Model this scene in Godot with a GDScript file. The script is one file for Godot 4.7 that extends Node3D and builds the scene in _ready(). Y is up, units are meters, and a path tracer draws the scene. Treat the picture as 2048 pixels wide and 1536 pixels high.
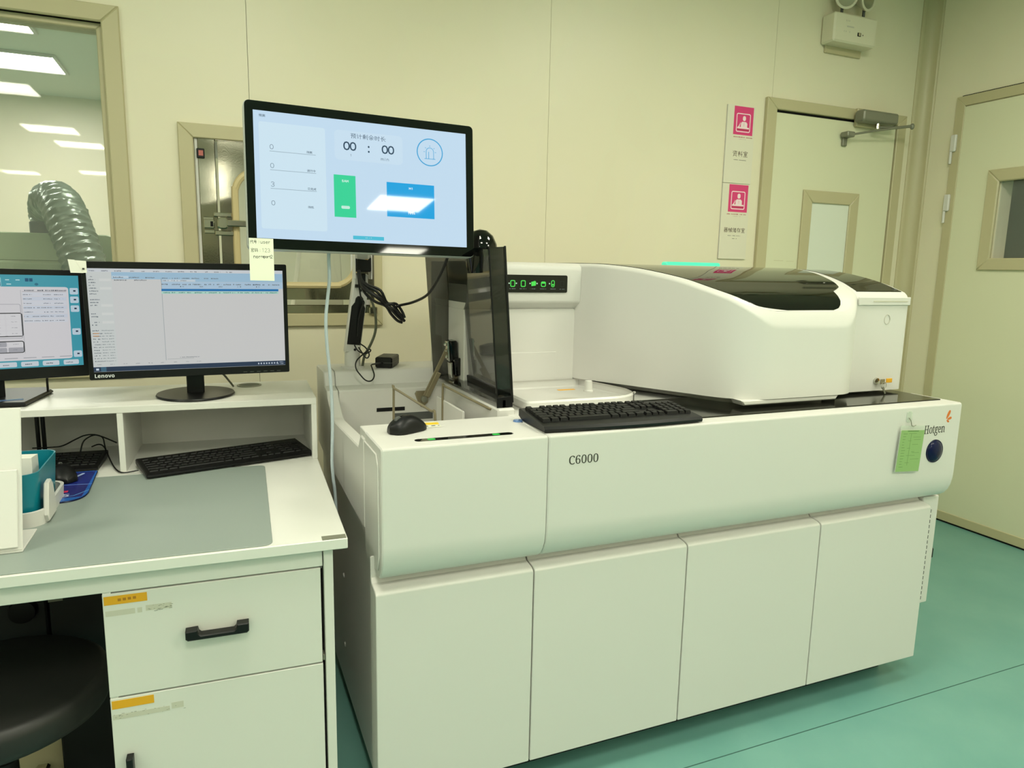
extends Node3D
# A hospital laboratory: a chemistry analyzer, a computer desk and the cleanroom panels round them. Metres, y up.

const V0 := Vector3.ZERO
var orgs := {}
var taken := {}
var mats := {}
var M := {}

func V(x, y, z) -> Vector3: return Vector3(x, y, z)

# ---------------------------------------------------------------- mesh builder
class B:
	var p := PackedVector3Array()
	var uv := PackedVector2Array()
	func tri(a: Vector3, b: Vector3, c: Vector3, o: Vector3, ua := Vector2.ZERO, ub := Vector2.ZERO, uc := Vector2.ZERO) -> void:
		if (b - a).cross(c - a).dot(o) > 0.0:
			p.append_array([a, c, b]); uv.append_array([ua, uc, ub])
		else:
			p.append_array([a, b, c]); uv.append_array([ua, ub, uc])
	func quad(a, b, c, d, o) -> void:
		tri(a, b, c, o); tri(a, c, d, o)
	func uvquad(a, b, c, d, o) -> void:  # top left, top right, bottom right, bottom left
		tri(a, b, c, o, Vector2(0, 0), Vector2(1, 0), Vector2(1, 1))
		tri(a, c, d, o, Vector2(0, 0), Vector2(1, 1), Vector2(0, 1))
	func box(c: Vector3, s: Vector3, bev := 0.0, t := Transform3D()) -> B:
		var h := s / 2.0
		var e: float = minf(bev, minf(h.x, minf(h.y, h.z)) * 0.98)
		var ax := [Vector3(1, 0, 0), Vector3(0, 1, 0), Vector3(0, 0, 1)]
		for i in 3:
			var j: int = (i + 1) % 3
			var k: int = (i + 2) % 3
			for sg in [-1.0, 1.0]:
				var n: Vector3 = ax[i] * sg
				var f: Vector3 = c + n * h[i]
				var u: Vector3 = ax[j] * (h[j] - e)
				var v: Vector3 = ax[k] * (h[k] - e)
				quad(t * (f - u - v), t * (f + u - v), t * (f + u + v), t * (f - u + v), t.basis * n)
			if e > 0.0:
				for sj in [-1.0, 1.0]:
					for sk in [-1.0, 1.0]:
						var w: Vector3 = ax[i] * (h[i] - e)
						var q1: Vector3 = c + ax[j] * sj * h[j] + ax[k] * sk * (h[k] - e)
						var q2: Vector3 = c + ax[j] * sj * (h[j] - e) + ax[k] * sk * h[k]
						quad(t * (q1 - w), t * (q1 + w), t * (q2 + w), t * (q2 - w), t.basis * (ax[j] * sj + ax[k] * sk))
		if e > 0.0:
			for x in [-1.0, 1.0]:
				for y in [-1.0, 1.0]:
					for z in [-1.0, 1.0]:
						var s3 := Vector3(x, y, z)
						tri(t * (c + s3 * (h - Vector3(0, e, e))), t * (c + s3 * (h - Vector3(e, 0, e))), t * (c + s3 * (h - Vector3(e, e, 0))), t.basis * s3)
		return self
	func span(a: Vector3, b: Vector3, bev := 0.0) -> B:
		return box((a + b) / 2.0, (b - a).abs(), bev)
	static func inset(poly: PackedVector2Array, d: float) -> PackedVector2Array:
		var out := PackedVector2Array()
		var n := poly.size()
		var sgn := -1.0 if Geometry2D.is_polygon_clockwise(poly) else 1.0
		for i in n:
			var e1 := (poly[i] - poly[(i + n - 1) % n]).normalized()
			var e2 := (poly[(i + 1) % n] - poly[i]).normalized()
			var n1 := Vector2(-e1.y, e1.x) * sgn
			var n2 := Vector2(-e2.y, e2.x) * sgn
			out.append(poly[i] + (n1 + n2) / maxf(0.35, 1.0 + n1.dot(n2)) * d)
		return out
	func prism(poly: PackedVector2Array, t: Transform3D, depth: float, bev := 0.0) -> B:  # polygon in local xy, from z 0 to depth
		var n := poly.size()
		var lo: PackedVector2Array = B.inset(poly, bev) if bev > 0.0 else poly
		var idx := Geometry2D.triangulate_polygon(lo)
		for i in range(0, idx.size(), 3):
			for e in 2:
				var z: float = depth * e
				tri(t * Vector3(lo[idx[i]].x, lo[idx[i]].y, z), t * Vector3(lo[idx[i + 1]].x, lo[idx[i + 1]].y, z), t * Vector3(lo[idx[i + 2]].x, lo[idx[i + 2]].y, z), t.basis * Vector3(0, 0, signf(depth) * (1.0 if e else -1.0)))
		var sgn := -1.0 if Geometry2D.is_polygon_clockwise(poly) else 1.0
		var bz := bev * signf(depth)
		for i in n:
			var j := (i + 1) % n
			var e2 := (poly[j] - poly[i])
			var o2 := Vector2(e2.y, -e2.x) * sgn
			var o: Vector3 = t.basis * Vector3(o2.x, o2.y, 0)
			quad(t * Vector3(poly[i].x, poly[i].y, bz), t * Vector3(poly[j].x, poly[j].y, bz), t * Vector3(poly[j].x, poly[j].y, depth - bz), t * Vector3(poly[i].x, poly[i].y, depth - bz), o)
			if bev > 0.0:
				var od: Vector3 = t.basis * Vector3(0, 0, signf(depth))
				quad(t * Vector3(poly[i].x, poly[i].y, bz), t * Vector3(poly[j].x, poly[j].y, bz), t * Vector3(lo[j].x, lo[j].y, 0), t * Vector3(lo[i].x, lo[i].y, 0), o.normalized() - od)
				quad(t * Vector3(poly[i].x, poly[i].y, depth - bz), t * Vector3(poly[j].x, poly[j].y, depth - bz), t * Vector3(lo[j].x, lo[j].y, depth), t * Vector3(lo[i].x, lo[i].y, depth), o.normalized() + od)
		return self
	func lathe(prof: Array, t: Transform3D, segs := 24) -> B:  # (radius, height) from the bottom centre outwards and up
		for i in prof.size() - 1:
			var a: Vector2 = prof[i]
			var b: Vector2 = prof[i + 1]
			var n2 := Vector2(b.y - a.y, a.x - b.x)
			for k in segs:
				var q0 := TAU * k / segs
				var q1 := TAU * (k + 1) / segs
				var r0 := Vector3(cos(q0), 0, sin(q0))
				var r1 := Vector3(cos(q1), 0, sin(q1))
				var o: Vector3 = t.basis * ((r0 + r1) * 0.5 * n2.x + Vector3(0, n2.y, 0))
				quad(t * (r0 * a.x + Vector3(0, a.y, 0)), t * (r1 * a.x + Vector3(0, a.y, 0)), t * (r1 * b.x + Vector3(0, b.y, 0)), t * (r0 * b.x + Vector3(0, b.y, 0)), o)
		return self
	func tube(pts: Array, r: float, segs := 8, sub := 4, closed := false) -> B:
		var c: Array = []
		var n := pts.size()
		for i in (n if closed else n - 1):
			var p0: Vector3 = pts[(i - 1 + n) % n] if closed or i > 0 else pts[0]
			var p1: Vector3 = pts[i]
			var p2: Vector3 = pts[(i + 1) % n]
			var p3: Vector3 = pts[(i + 2) % n] if closed or i + 2 < n else pts[n - 1]
			for s in sub:
				c.append(p1.cubic_interpolate(p2, p0, p3, float(s) / sub))
		if not closed: c.append(pts[n - 1])
		var m := c.size()
		var rings: Array = []
		var up := Vector3.UP
		for i in m:
			var a: Vector3 = c[(i - 1 + m) % m] if closed or i > 0 else c[0]
			var b: Vector3 = c[(i + 1) % m] if closed or i + 1 < m else c[m - 1]
			var d := (b - a).normalized()
			if i == 0: up = d.cross(Vector3(0.31, 0.52, 0.79)).normalized()
			up = (up - d * up.dot(d)).normalized()
			var w := d.cross(up)
			var ring: Array = []
			for k in segs:
				ring.append(c[i] + (up * cos(TAU * k / segs) + w * sin(TAU * k / segs)) * r)
			rings.append(ring)
		for i in (m if closed else m - 1):
			var i2 := (i + 1) % m
			for k in segs:
				var k2 := (k + 1) % segs
				quad(rings[i][k], rings[i][k2], rings[i2][k2], rings[i2][k], rings[i][k] + rings[i][k2] - c[i] * 2.0)
		if not closed:
			for k in segs:
				tri(c[0], rings[0][k], rings[0][(k + 1) % segs], c[0] - c[1])
				tri(c[m - 1], rings[m - 1][k], rings[m - 1][(k + 1) % segs], c[m - 1] - c[m - 2])
		return self
	func skin(rings: Array, o: Callable, closed := true) -> B:  # rings of points joined one to the next; o(a, b) gives the outward direction
		for i in rings.size() - 1:
			var a: Array = rings[i]
			var b: Array = rings[i + 1]
			for k in (a.size() if closed else a.size() - 1):
				var k2 := (k + 1) % a.size()
				var mid: Vector3 = (a[k] + a[k2] + b[k] + b[k2]) / 4.0
				quad(a[k], a[k2], b[k2], b[k], o.call(mid))
		return self
	func ball(c: Vector3, r: Vector3, segs := 16, t := Basis()) -> B:
		var rings: Array = []
		for i in segs / 2 + 1:
			var f := PI * i / (segs / 2)
			var ring: Array = []
			for k in segs:
				ring.append(c + t * (Vector3(sin(f) * cos(TAU * k / segs), -cos(f), sin(f) * sin(TAU * k / segs)) * r))
			rings.append(ring)
		return skin(rings, func(m): return m - c)
	func mesh(org := Vector3.ZERO, angle := 38.0) -> ArrayMesh:
		var nf := p.size() / 3
		var fn := PackedVector3Array()
		fn.resize(nf)
		var at := {}
		for f in nf:
			fn[f] = (p[f * 3 + 2] - p[f * 3]).cross(p[f * 3 + 1] - p[f * 3])
			for k in 3:
				var key := Vector3i((p[f * 3 + k] * 20000.0).round())
				if at.has(key): at[key].append(f)
				else: at[key] = [f]
		var lim := cos(deg_to_rad(angle))
		var nn := PackedVector3Array()
		nn.resize(p.size())
		var q := PackedVector3Array()
		q.resize(p.size())
		for i in p.size():
			var own := fn[i / 3].normalized()
			var s := Vector3.ZERO
			for f in at[Vector3i((p[i] * 20000.0).round())]:
				if fn[f].normalized().dot(own) > lim: s += fn[f]
			nn[i] = s.normalized() if s.length() > 1e-12 else own
			q[i] = p[i] - org
		var a := []
		a.resize(Mesh.ARRAY_MAX)
		a[Mesh.ARRAY_VERTEX] = q
		a[Mesh.ARRAY_NORMAL] = nn
		a[Mesh.ARRAY_TEX_UV] = uv
		var m := ArrayMesh.new()
		m.add_surface_from_arrays(Mesh.PRIMITIVE_TRIANGLES, a)
		return m

func rrect(w: float, h: float, r: float, seg := 5) -> PackedVector2Array:
	var o := PackedVector2Array()
	for c in [[1, 1, 0.0], [-1, 1, 0.25], [-1, -1, 0.5], [1, -1, 0.75]]:
		for k in seg + 1:
			var a: float = TAU * (c[2] + 0.25 * k / seg)
			o.append(Vector2(c[0] * (w / 2 - r) + cos(a) * r, c[1] * (h / 2 - r) + sin(a) * r))
	return o

func pv(a: Array) -> PackedVector2Array:
	var o := PackedVector2Array()
	for i in range(0, a.size(), 2): o.append(Vector2(a[i], a[i + 1]))
	return o

func at(x, y, z, b := Basis()) -> Transform3D: return Transform3D(b, Vector3(x, y, z))
func ry(d) -> Basis: return Basis(Vector3.UP, deg_to_rad(d))
func rx(d) -> Basis: return Basis(Vector3.RIGHT, deg_to_rad(d))
func rz(d) -> Basis: return Basis(Vector3.BACK, deg_to_rad(d))

# ---------------------------------------------------------------- materials
func mat(name: String, c: Color, rough := 0.5, metal := 0.0, spec := 0.5) -> StandardMaterial3D:
	var m := StandardMaterial3D.new()
	m.resource_name = name; m.albedo_color = c; m.roughness = rough; m.metallic = metal; m.metallic_specular = spec
	M[name] = m
	return m

func noisy(m: StandardMaterial3D, freq: float, lo: Color, hi: Color, scale: float, sd := 1) -> void:
	var n := FastNoiseLite.new()
	n.seed = sd; n.frequency = freq; n.fractal_octaves = 4
	var t := NoiseTexture2D.new()
	t.width = 512; t.height = 512; t.seamless = true; t.noise = n
	var g := Gradient.new()
	g.set_color(0, lo); g.set_color(1, hi)
	t.color_ramp = g
	m.albedo_texture = t; m.uv1_triplanar = true; m.uv1_world_triplanar = true; m.uv1_scale = Vector3.ONE * scale

func glow(name: String, c: Color, e: float, base := Color(0.02, 0.02, 0.02), rough := 0.3) -> StandardMaterial3D:
	var m := mat(name, base, rough)
	m.emission_enabled = true; m.emission = c; m.emission_energy_multiplier = e
	return m

func pane(name: String, c: Color, a: float, rough := 0.02) -> StandardMaterial3D:
	var m := mat(name, Color(c.r, c.g, c.b, a), rough)
	m.transparency = BaseMaterial3D.TRANSPARENCY_ALPHA
	return m

func pictured(name: String, im: Image, rough := 0.5, e := 0.0) -> StandardMaterial3D:
	var m := mat(name, Color.WHITE, rough)
	var t := ImageTexture.create_from_image(im)
	m.texture_repeat = false
	if e > 0.0:
		m.albedo_color = Color(0.03, 0.03, 0.03)
		m.emission_enabled = true; m.emission = Color.BLACK; m.emission_texture = t; m.emission_energy_multiplier = e
	else:
		m.albedo_texture = t
	return m

# ---------------------------------------------------------------- print: strokes drawn into images
func blend(im: Image, x: int, y: int, c: Color, a: float) -> void:
	if a > 0.0 and x >= 0 and y >= 0 and x < im.get_width() and y < im.get_height():
		im.set_pixel(x, y, im.get_pixel(x, y).lerp(c, minf(1.0, a)))
func seg(im: Image, a: Vector2, b: Vector2, w: float, c: Color) -> void:
	var r := w / 2 + 1.0
	for y in range(int(minf(a.y, b.y) - r), int(maxf(a.y, b.y) + r) + 1):
		for x in range(int(minf(a.x, b.x) - r), int(maxf(a.x, b.x) + r) + 1):
			var q := Vector2(x + 0.5, y + 0.5)
			blend(im, x, y, c, w / 2 + 0.5 - q.distance_to(Geometry2D.get_closest_point_to_segment(q, a, b)))
func poly(im: Image, pts: Array, w: float, c: Color) -> void:
	for i in pts.size() - 1: seg(im, pts[i], pts[i + 1], w, c)
func blob(im: Image, pts: PackedVector2Array, c: Color) -> void:
	var lo := pts[0]
	var hi := pts[0]
	for q in pts:
		lo = lo.min(q); hi = hi.max(q)
	for y in range(int(lo.y), int(hi.y) + 1):
		for x in range(int(lo.x), int(hi.x) + 1):
			if Geometry2D.is_point_in_polygon(Vector2(x + 0.5, y + 0.5), pts): blend(im, x, y, c, 1.0)
func fill(im: Image, x0: float, y0: float, x1: float, y1: float, c: Color) -> void:
	im.fill_rect(Rect2i(int(x0), int(y0), maxi(1, int(x1 - x0)), maxi(1, int(y1 - y0))), c)
func rfill(im: Image, x0: float, y0: float, x1: float, y1: float, r: float, c: Color) -> void:
	var o := PackedVector2Array()
	for q in rrect(x1 - x0, y1 - y0, r): o.append(q + Vector2((x0 + x1) / 2, (y0 + y1) / 2))
	blob(im, o, c)
func rline(im: Image, x0: float, y0: float, x1: float, y1: float, r: float, w: float, c: Color) -> void:
	var o: Array = []
	for q in rrect(x1 - x0, y1 - y0, r): o.append(q + Vector2((x0 + x1) / 2, (y0 + y1) / 2))
	o.append(o[0])
	poly(im, o, w, c)
func canvas(w: int, h: int, c: Color) -> Image:
	var im := Image.create(w, h, false, Image.FORMAT_RGBA8)
	im.fill(c)
	return im

const GLYPH := {  # strokes on a 100 x 100 grid
	"预": "8,15 42,15 28,32;20,28 32,38;5,45 45,45 36,60;26,45 26,88 16,82;52,14 96,14;74,14 70,28;58,30 58,72;58,30 90,30 90,72;74,42 74,62 56,90;78,76 95,90",
	"计": "15,12 24,22;6,38 24,38 24,82 36,70;42,40 96,40;69,10 69,92",
	"剩": "48,8 18,16;6,28 58,28;32,14 32,90;20,36 20,58;6,46 20,44;8,60 20,54;44,36 44,56 58,54;44,46 56,40;30,60 8,82;34,60 58,80;72,18 72,68;90,8 90,90 80,84",
	"余": "50,8 6,46;50,8 94,46;28,44 72,44;14,62 86,62;50,44 50,92 40,86;32,70 18,86;66,70 82,86",
	"时": "10,20 10,80;10,20 36,20 36,80;10,48 36,48;10,78 36,78;44,34 98,34;78,10 78,90 66,84;54,50 62,64",
	"长": "70,10 34,38;6,48 96,48;30,10 30,90 50,78;44,50 94,90",
	"资": "10,12 20,20;6,42 22,30;44,6 34,26;40,16 90,16 82,28;62,18 58,30 36,46;62,30 90,46;26,52 26,80;26,52 76,52 76,80;50,60 48,74 16,94;58,80 86,94",
	"料": "12,20 20,34;40,18 32,34;4,44 48,44;26,8 26,92;24,48 6,74;30,50 46,64;58,20 66,28;54,40 64,50;52,66 96,58;82,6 82,94",
	"室": "50,4 52,14;10,32 10,18 90,18 90,32;22,36 78,36;46,36 26,56 74,52;64,44 80,60;50,52 50,90;24,70 76,70;8,92 92,92",
	"器": "16,10 42,10 42,32 16,32 16,10;58,10 84,10 84,32 58,32 58,10;6,48 94,48;50,36 44,52 8,68;54,50 92,68;64,36 72,42;16,68 42,68 42,92 16,92 16,68;58,68 84,68 84,92 58,92 58,68",
	"械": "4,28 36,28;20,8 20,92;20,34 4,62;22,38 34,54;38,30 96,30;40,54 70,54;48,38 46,84 40,90;58,40 58,90;72,8 80,60 94,88 96,74;92,46 68,88;82,10 92,20",
	"储": "24,8 8,40;16,30 16,92;32,14 38,22;28,38 40,38 40,82 48,74;50,22 76,22;62,8 62,38;48,38 96,38;86,14 50,62;58,56 58,92;58,56 88,56 88,92;58,74 88,74;58,90 88,90",
	"存": "8,22 94,22;42,6 6,62;24,44 24,92;44,40 84,40 66,56;66,54 66,92 54,86;38,66 96,66",
	"进": "16,12 26,22;6,42 24,42 24,74 8,84;10,84 30,80 96,90;40,30 92,30;36,54 96,54;54,10 54,54 44,76;78,10 78,78",
	"行": "30,8 8,30;32,34 6,60;20,50 20,92;46,20 92,20;40,44 96,44;74,44 74,92 62,86",
	"中": "16,28 84,28 84,62 16,62 16,28;50,6 50,94",
	"已": "16,14 80,14 80,46;22,46 80,46;22,30 22,84 86,84 86,70",
	"完": "50,4 52,14;10,34 10,20 90,20 90,34;28,40 72,40;12,58 88,58;40,58 36,76 8,92;62,58 62,88 92,88 92,74",
	"成": "18,26 94,26;18,26 16,60 6,92;18,48 44,48 42,74 34,72;56,8 62,60 88,92 94,72;84,42 48,86;74,8 86,16",
	"待": "26,6 8,26;28,30 6,56;18,46 18,92;44,22 88,22;66,6 66,40;36,40 98,40;40,58 96,58;80,48 80,92 70,88;52,68 60,78",
	"测": "8,12 16,20;4,36 14,44;6,88 18,60;26,14 26,66;26,14 56,14 56,66;41,26 40,56 24,90;44,68 56,84;68,20 68,68;86,8 86,90 78,86",
	"机": "4,28 44,28;24,8 24,92;24,34 6,64;26,38 42,54;56,16 56,60 46,90;56,16 82,16 82,84 96,84 96,72",
	"代": "28,8 8,46;20,34 20,92;34,40 94,34;56,8 64,60 90,92 94,72;74,10 86,20",
	"号": "26,10 74,10 74,34 26,34 26,10;8,48 92,48;36,48 32,62 74,62 70,90 58,92",
	"密": "50,4 50,12;10,28 10,16 90,16 90,28;20,40 26,52;32,32 36,58 62,58 66,48;70,26 30,60;78,36 86,46;50,58 50,90;18,66 18,90 82,90 82,66",
	"码": "6,16 44,16;26,16 8,54;14,44 14,84;14,44 40,44 40,84;14,80 40,80;54,14 86,14 82,44;60,26 58,46 94,46 90,84 78,88;48,66 84,66",
	"0": "50,8 32,14 22,32 20,50 22,68 32,86 50,92 68,86 78,68 80,50 78,32 68,14 50,8",
	"3": "22,18 36,9 56,8 72,18 74,32 64,44 46,48;46,48 68,54 78,68 74,84 56,92 36,91 20,82",
	"1": "36,24 54,8 54,92", "2": "24,26 34,10 58,8 74,22 72,38 24,92 78,92", "5": "72,8 32,8 28,46 54,42 74,56 74,76 58,92 34,90 22,80",
	"m": "12,40 12,92;12,54 26,40 42,44 46,58 46,92;46,56 60,40 78,44 84,58 84,92", "i": "50,40 50,92;50,18 50,24", "n": "24,40 24,92;24,56 40,40 62,42 74,56 74,92",
	"u": "24,40 24,74 36,90 58,88 74,74;74,40 74,92", "s": "72,46 50,40 30,50 38,62 62,68 72,80 52,92 28,86", "e": "24,66 76,64 70,46 50,40 30,50 24,68 34,86 54,92 74,84", "r": "34,40 34,92;34,58 48,42 68,44",
	"w": "14,40 30,92 50,48 70,92 86,40", "o": "50,40 28,50 24,68 32,86 50,92 70,84 76,66 70,48 50,40", "p": "26,40 26,116;26,54 44,40 68,46 76,66 68,86 44,92 26,80", "t": "50,18 48,80 60,92 76,88;28,42 74,42", ":": "50,38 50,46;50,74 50,82",
	"M": "14,92 14,10 50,60 86,10 86,92", "S": "78,20 56,8 30,14 26,34 50,48 74,62 76,80 52,92 24,82", "A": "10,92 50,8 90,92;26,62 74,62", "a": "30,46 54,40 70,50 70,92;70,60 40,64 26,78 40,92 70,82", "c": "74,48 50,40 28,52 24,70 34,88 54,92 74,84",
}
func write(im: Image, s: String, x: float, y: float, size: float, w: float, c: Color, step := 1.0) -> void:  # x, y: top left of the first glyph
	for ch in s:
		if GLYPH.has(ch):
			for st in GLYPH[ch].split(";"):
				var pts: Array = []
				for q in st.split(" "):
					var xy = q.split_floats(",")
					pts.append(Vector2(x + xy[0] * size / 100.0, y + xy[1] * size / 100.0))
				poly(im, pts, w, c)
		x += size * step
func dashes(im: Image, x: float, y: float, w: float, h: float, c: Color, rng: RandomNumberGenerator) -> void:  # a line of print too small to read
	var q := x
	while q < x + w:
		var d := rng.randf_range(h * 0.5, h * 1.1)
		if rng.randf() < 0.82: fill(im, q, y + rng.randf_range(0, h * 0.25), minf(q + d, x + w), y + h, c.lerp(Color(0.8, 0.82, 0.84), rng.randf_range(0.0, 0.45)))
		q += d + h * 0.25

# ---------------------------------------------------------------- scene tree
func numbered(called: String) -> String:
	taken[called] = taken.get(called, 0) + 1
	return called if taken[called] == 1 else "%s_%03d" % [called, taken[called] - 1]
func thing(called: String, label: String, cat: String, pos := V0, b := Basis(), group := "") -> Node3D:
	var o := Node3D.new()
	o.name = numbered(called)
	add_child(o)
	o.transform = Transform3D(b, pos)
	orgs[o] = pos if b == Basis() else V0
	o.set_meta("label", label); o.set_meta("category", cat)
	if group: o.set_meta("group", group)
	return o
func struct(called: String, label: String, pos := V0) -> Node3D:
	var o := Node3D.new()
	o.name = called
	add_child(o)
	o.position = pos
	orgs[o] = pos
	o.set_meta("kind", "structure"); o.set_meta("label", label); o.set_meta("category", called.get_slice("_", 0))
	return o
func part(called: String, b: B, m: Material, parent: Node3D, angle := 38.0, label := "") -> MeshInstance3D:
	return inst(called, b.mesh(orgs.get(parent, V0), angle), m, parent, label)
func inst(called: String, me: Mesh, m: Material, parent: Node3D, label := "") -> MeshInstance3D:
	var o := MeshInstance3D.new()
	o.name = called; o.mesh = me; o.material_override = m
	parent.add_child(o, true)
	orgs[o] = orgs.get(parent, V0)
	if label: o.set_meta("label", label)
	return o
func lettering(called: String, s: String, font: String, size: float, m: Material, t: Transform3D, parent: Node3D, depth := 0.0006, bold := 400, label := "") -> MeshInstance3D:
	var f := SystemFont.new()
	f.font_names = PackedStringArray([font]); f.font_weight = bold
	var tm := TextMesh.new()
	tm.text = s; tm.font = f; tm.font_size = 64; tm.pixel_size = size / 64.0; tm.depth = depth / (size / 64.0) * (size / 64.0)
	tm.curve_step = 2.0
	var o := inst(called, tm, m, parent, label)
	o.transform = Transform3D(t.basis, t.origin - orgs.get(parent, V0))
	return o

func _ready() -> void:
	# ------------------------------------------------ camera, environment, exposure
	var cam := Camera3D.new()
	cam.name = "camera"
	var yaw := deg_to_rad(22.9035)
	var pitch := deg_to_rad(9.2979)
	var roll := deg_to_rad(1.1527)
	var f := Vector3(sin(yaw) * cos(pitch), -sin(pitch), -cos(yaw) * cos(pitch))
	var r := f.cross(Vector3.UP).normalized()
	var u := r.cross(f)
	cam.transform = Transform3D(Basis(r * cos(roll) + u * sin(roll), u * cos(roll) - r * sin(roll), -f), Vector3(0, 1.305, 0))
	cam.fov = 57.14
	cam.near = 0.05; cam.far = 60.0
	add_child(cam)
	var env := WorldEnvironment.new()
	var e := Environment.new()
	e.background_mode = Environment.BG_COLOR
	e.background_color = Color(0, 0, 0)
	e.tonemap_mode = Environment.TONE_MAPPER_LINEAR
	e.tonemap_exposure = 0.94
	e.sdfgi_enabled = true; e.ssao_enabled = true; e.ssil_enabled = true
	env.environment = e
	add_child(env)
	materials()
	lights()
	room()
	pass_box()
	wall_fittings()
	next_room()
	analyzer()
	analyzer_things()
	desk()
	desk_things()
	under_desk()

func materials() -> void:
	var wall := mat("wall_panel_paint", Color(1, 1, 1), 0.42)
	noisy(wall, 0.006, Color(0.895, 0.868, 0.765), Color(0.908, 0.881, 0.783), 0.35, 3)
	mat("panel_joint", Color(0.58, 0.56, 0.45), 0.8)
	mat("tan_aluminium", Color(0.75, 0.715, 0.575), 0.4)
	mat("door_paint", Color(0.865, 0.86, 0.745), 0.4)
	mat("ceiling_paint", Color(0.86, 0.865, 0.80), 0.6)
	var fl := mat("floor_vinyl", Color(1, 1, 1), 0.38)
	noisy(fl, 0.012, Color(0.40, 0.60, 0.565), Color(0.45, 0.64, 0.60), 0.5, 8)
	mat("floor_weld", Color(0.20, 0.36, 0.33), 0.7)
	mat("white_plastic", Color(0.842, 0.832, 0.812), 0.38)
	mat("white_steel", Color(0.838, 0.826, 0.806), 0.42)
	mat("white_laminate", Color(0.87, 0.865, 0.84), 0.35)
	mat("laminate_side", Color(0.85, 0.84, 0.815), 0.45)
	mat("black_plastic", Color(0.042, 0.042, 0.046), 0.4, 0.0, 0.4)
	mat("cream_plastic", Color(0.875, 0.855, 0.765), 0.45)
	mat("black_matt", Color(0.06, 0.06, 0.062), 0.7)
	mat("black_gloss", Color(0.012, 0.012, 0.014), 0.035)
	mat("key_plastic", Color(0.032, 0.032, 0.036), 0.45, 0.0, 0.4)
	mat("dark_gap", Color(0.02, 0.02, 0.02), 0.9)
	mat("dark_steel_plate", Color(0.20, 0.20, 0.17), 0.12, 0.6)
	mat("chrome", Color(0.80, 0.79, 0.75), 0.14, 1.0)
	mat("stainless", Color(0.66, 0.64, 0.58), 0.14, 1.0)
	var dn := FastNoiseLite.new()
	dn.seed = 4; dn.frequency = 0.008; dn.fractal_octaves = 1
	var dt := NoiseTexture2D.new()
	dt.width = 256; dt.height = 256; dt.seamless = true; dt.noise = dn; dt.as_normal_map = true; dt.bump_strength = 8.0
	M.stainless.normal_enabled = true; M.stainless.normal_texture = dt; M.stainless.normal_scale = 0.35
	M.stainless.uv1_triplanar = true; M.stainless.uv1_world_triplanar = true; M.stainless.uv1_scale = Vector3.ONE * 1.6
	mat("grey_metal", Color(0.52, 0.52, 0.46), 0.4, 0.3)
	mat("brass_grey", Color(0.56, 0.52, 0.42), 0.35, 0.4)
	mat("silver_paint", Color(0.74, 0.75, 0.74), 0.35, 0.2)
	mat("grey_plastic", Color(0.33, 0.34, 0.33), 0.5)
	mat("beige_rubber", Color(0.80, 0.73, 0.55), 0.5)
	mat("pale_blue_jacket", Color(0.72, 0.765, 0.79), 0.45)
	mat("grey_jacket", Color(0.36, 0.37, 0.30), 0.5)
	mat("black_jacket", Color(0.03, 0.03, 0.032), 0.45)
	mat("teal_plastic", Color(0.02, 0.47, 0.54), 0.3)
	mat("paper", Color(0.92, 0.91, 0.87), 0.8)
	mat("yellow_tape", Color(0.88, 0.64, 0.10), 0.6)
	mat("tape_residue", Color(0.775, 0.76, 0.70), 0.6)
	mat("stain_dark", Color(0.42, 0.43, 0.38), 0.8)
	mat("mat_grey", Color(0.55, 0.59, 0.565), 0.5)
	mat("navy_plastic", Color(0.025, 0.06, 0.22), 0.2, 0.0, 0.35)
	mat("ink", Color(0.20, 0.19, 0.16), 0.6)
	mat("faded_ink", Color(0.66, 0.45, 0.10), 0.7)
	mat("orange_print", Color(0.85, 0.45, 0.15), 0.5)
	mat("white_print", Color(0.85, 0.86, 0.87), 0.5)
	mat("blue_button", Color(0.45, 0.58, 0.80), 0.15, 0.4)
	mat("duct_foil", Color(0.42, 0.47, 0.41), 0.3, 0.35)
	mat("sage_cabinet", Color(0.60, 0.66, 0.53), 0.5)
	mat("cream_board", Color(0.74, 0.69, 0.55), 0.7)
	mat("leather", Color(0.12, 0.115, 0.11), 0.5)
	mat("frosted_film", Color(0.88, 0.895, 0.845), 0.35)
	pane("clear_glass", Color(0.9, 0.95, 0.92), 0.06)
	M.clear_glass.metallic_specular = 0.36
	pane("smoked_acrylic", Color(0.035, 0.05, 0.04), 0.60, 0.05)
	pane("clear_plastic", Color(0.88, 0.92, 0.86), 0.30, 0.08)
	glow("panel_diffuser", Color(1.0, 0.99, 0.92), 9.0, Color(0.9, 0.9, 0.88), 0.5)
	glow("green_light", Color(0.22, 0.92, 0.72), 0.85, Color(0.3, 0.6, 0.5))
	glow("green_led", Color(0.25, 0.9, 0.35), 0.8, Color(0.05, 0.15, 0.06))
	glow("red_led", Color(0.8, 0.45, 0.36), 0.6, Color(0.2, 0.05, 0.04))

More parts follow.
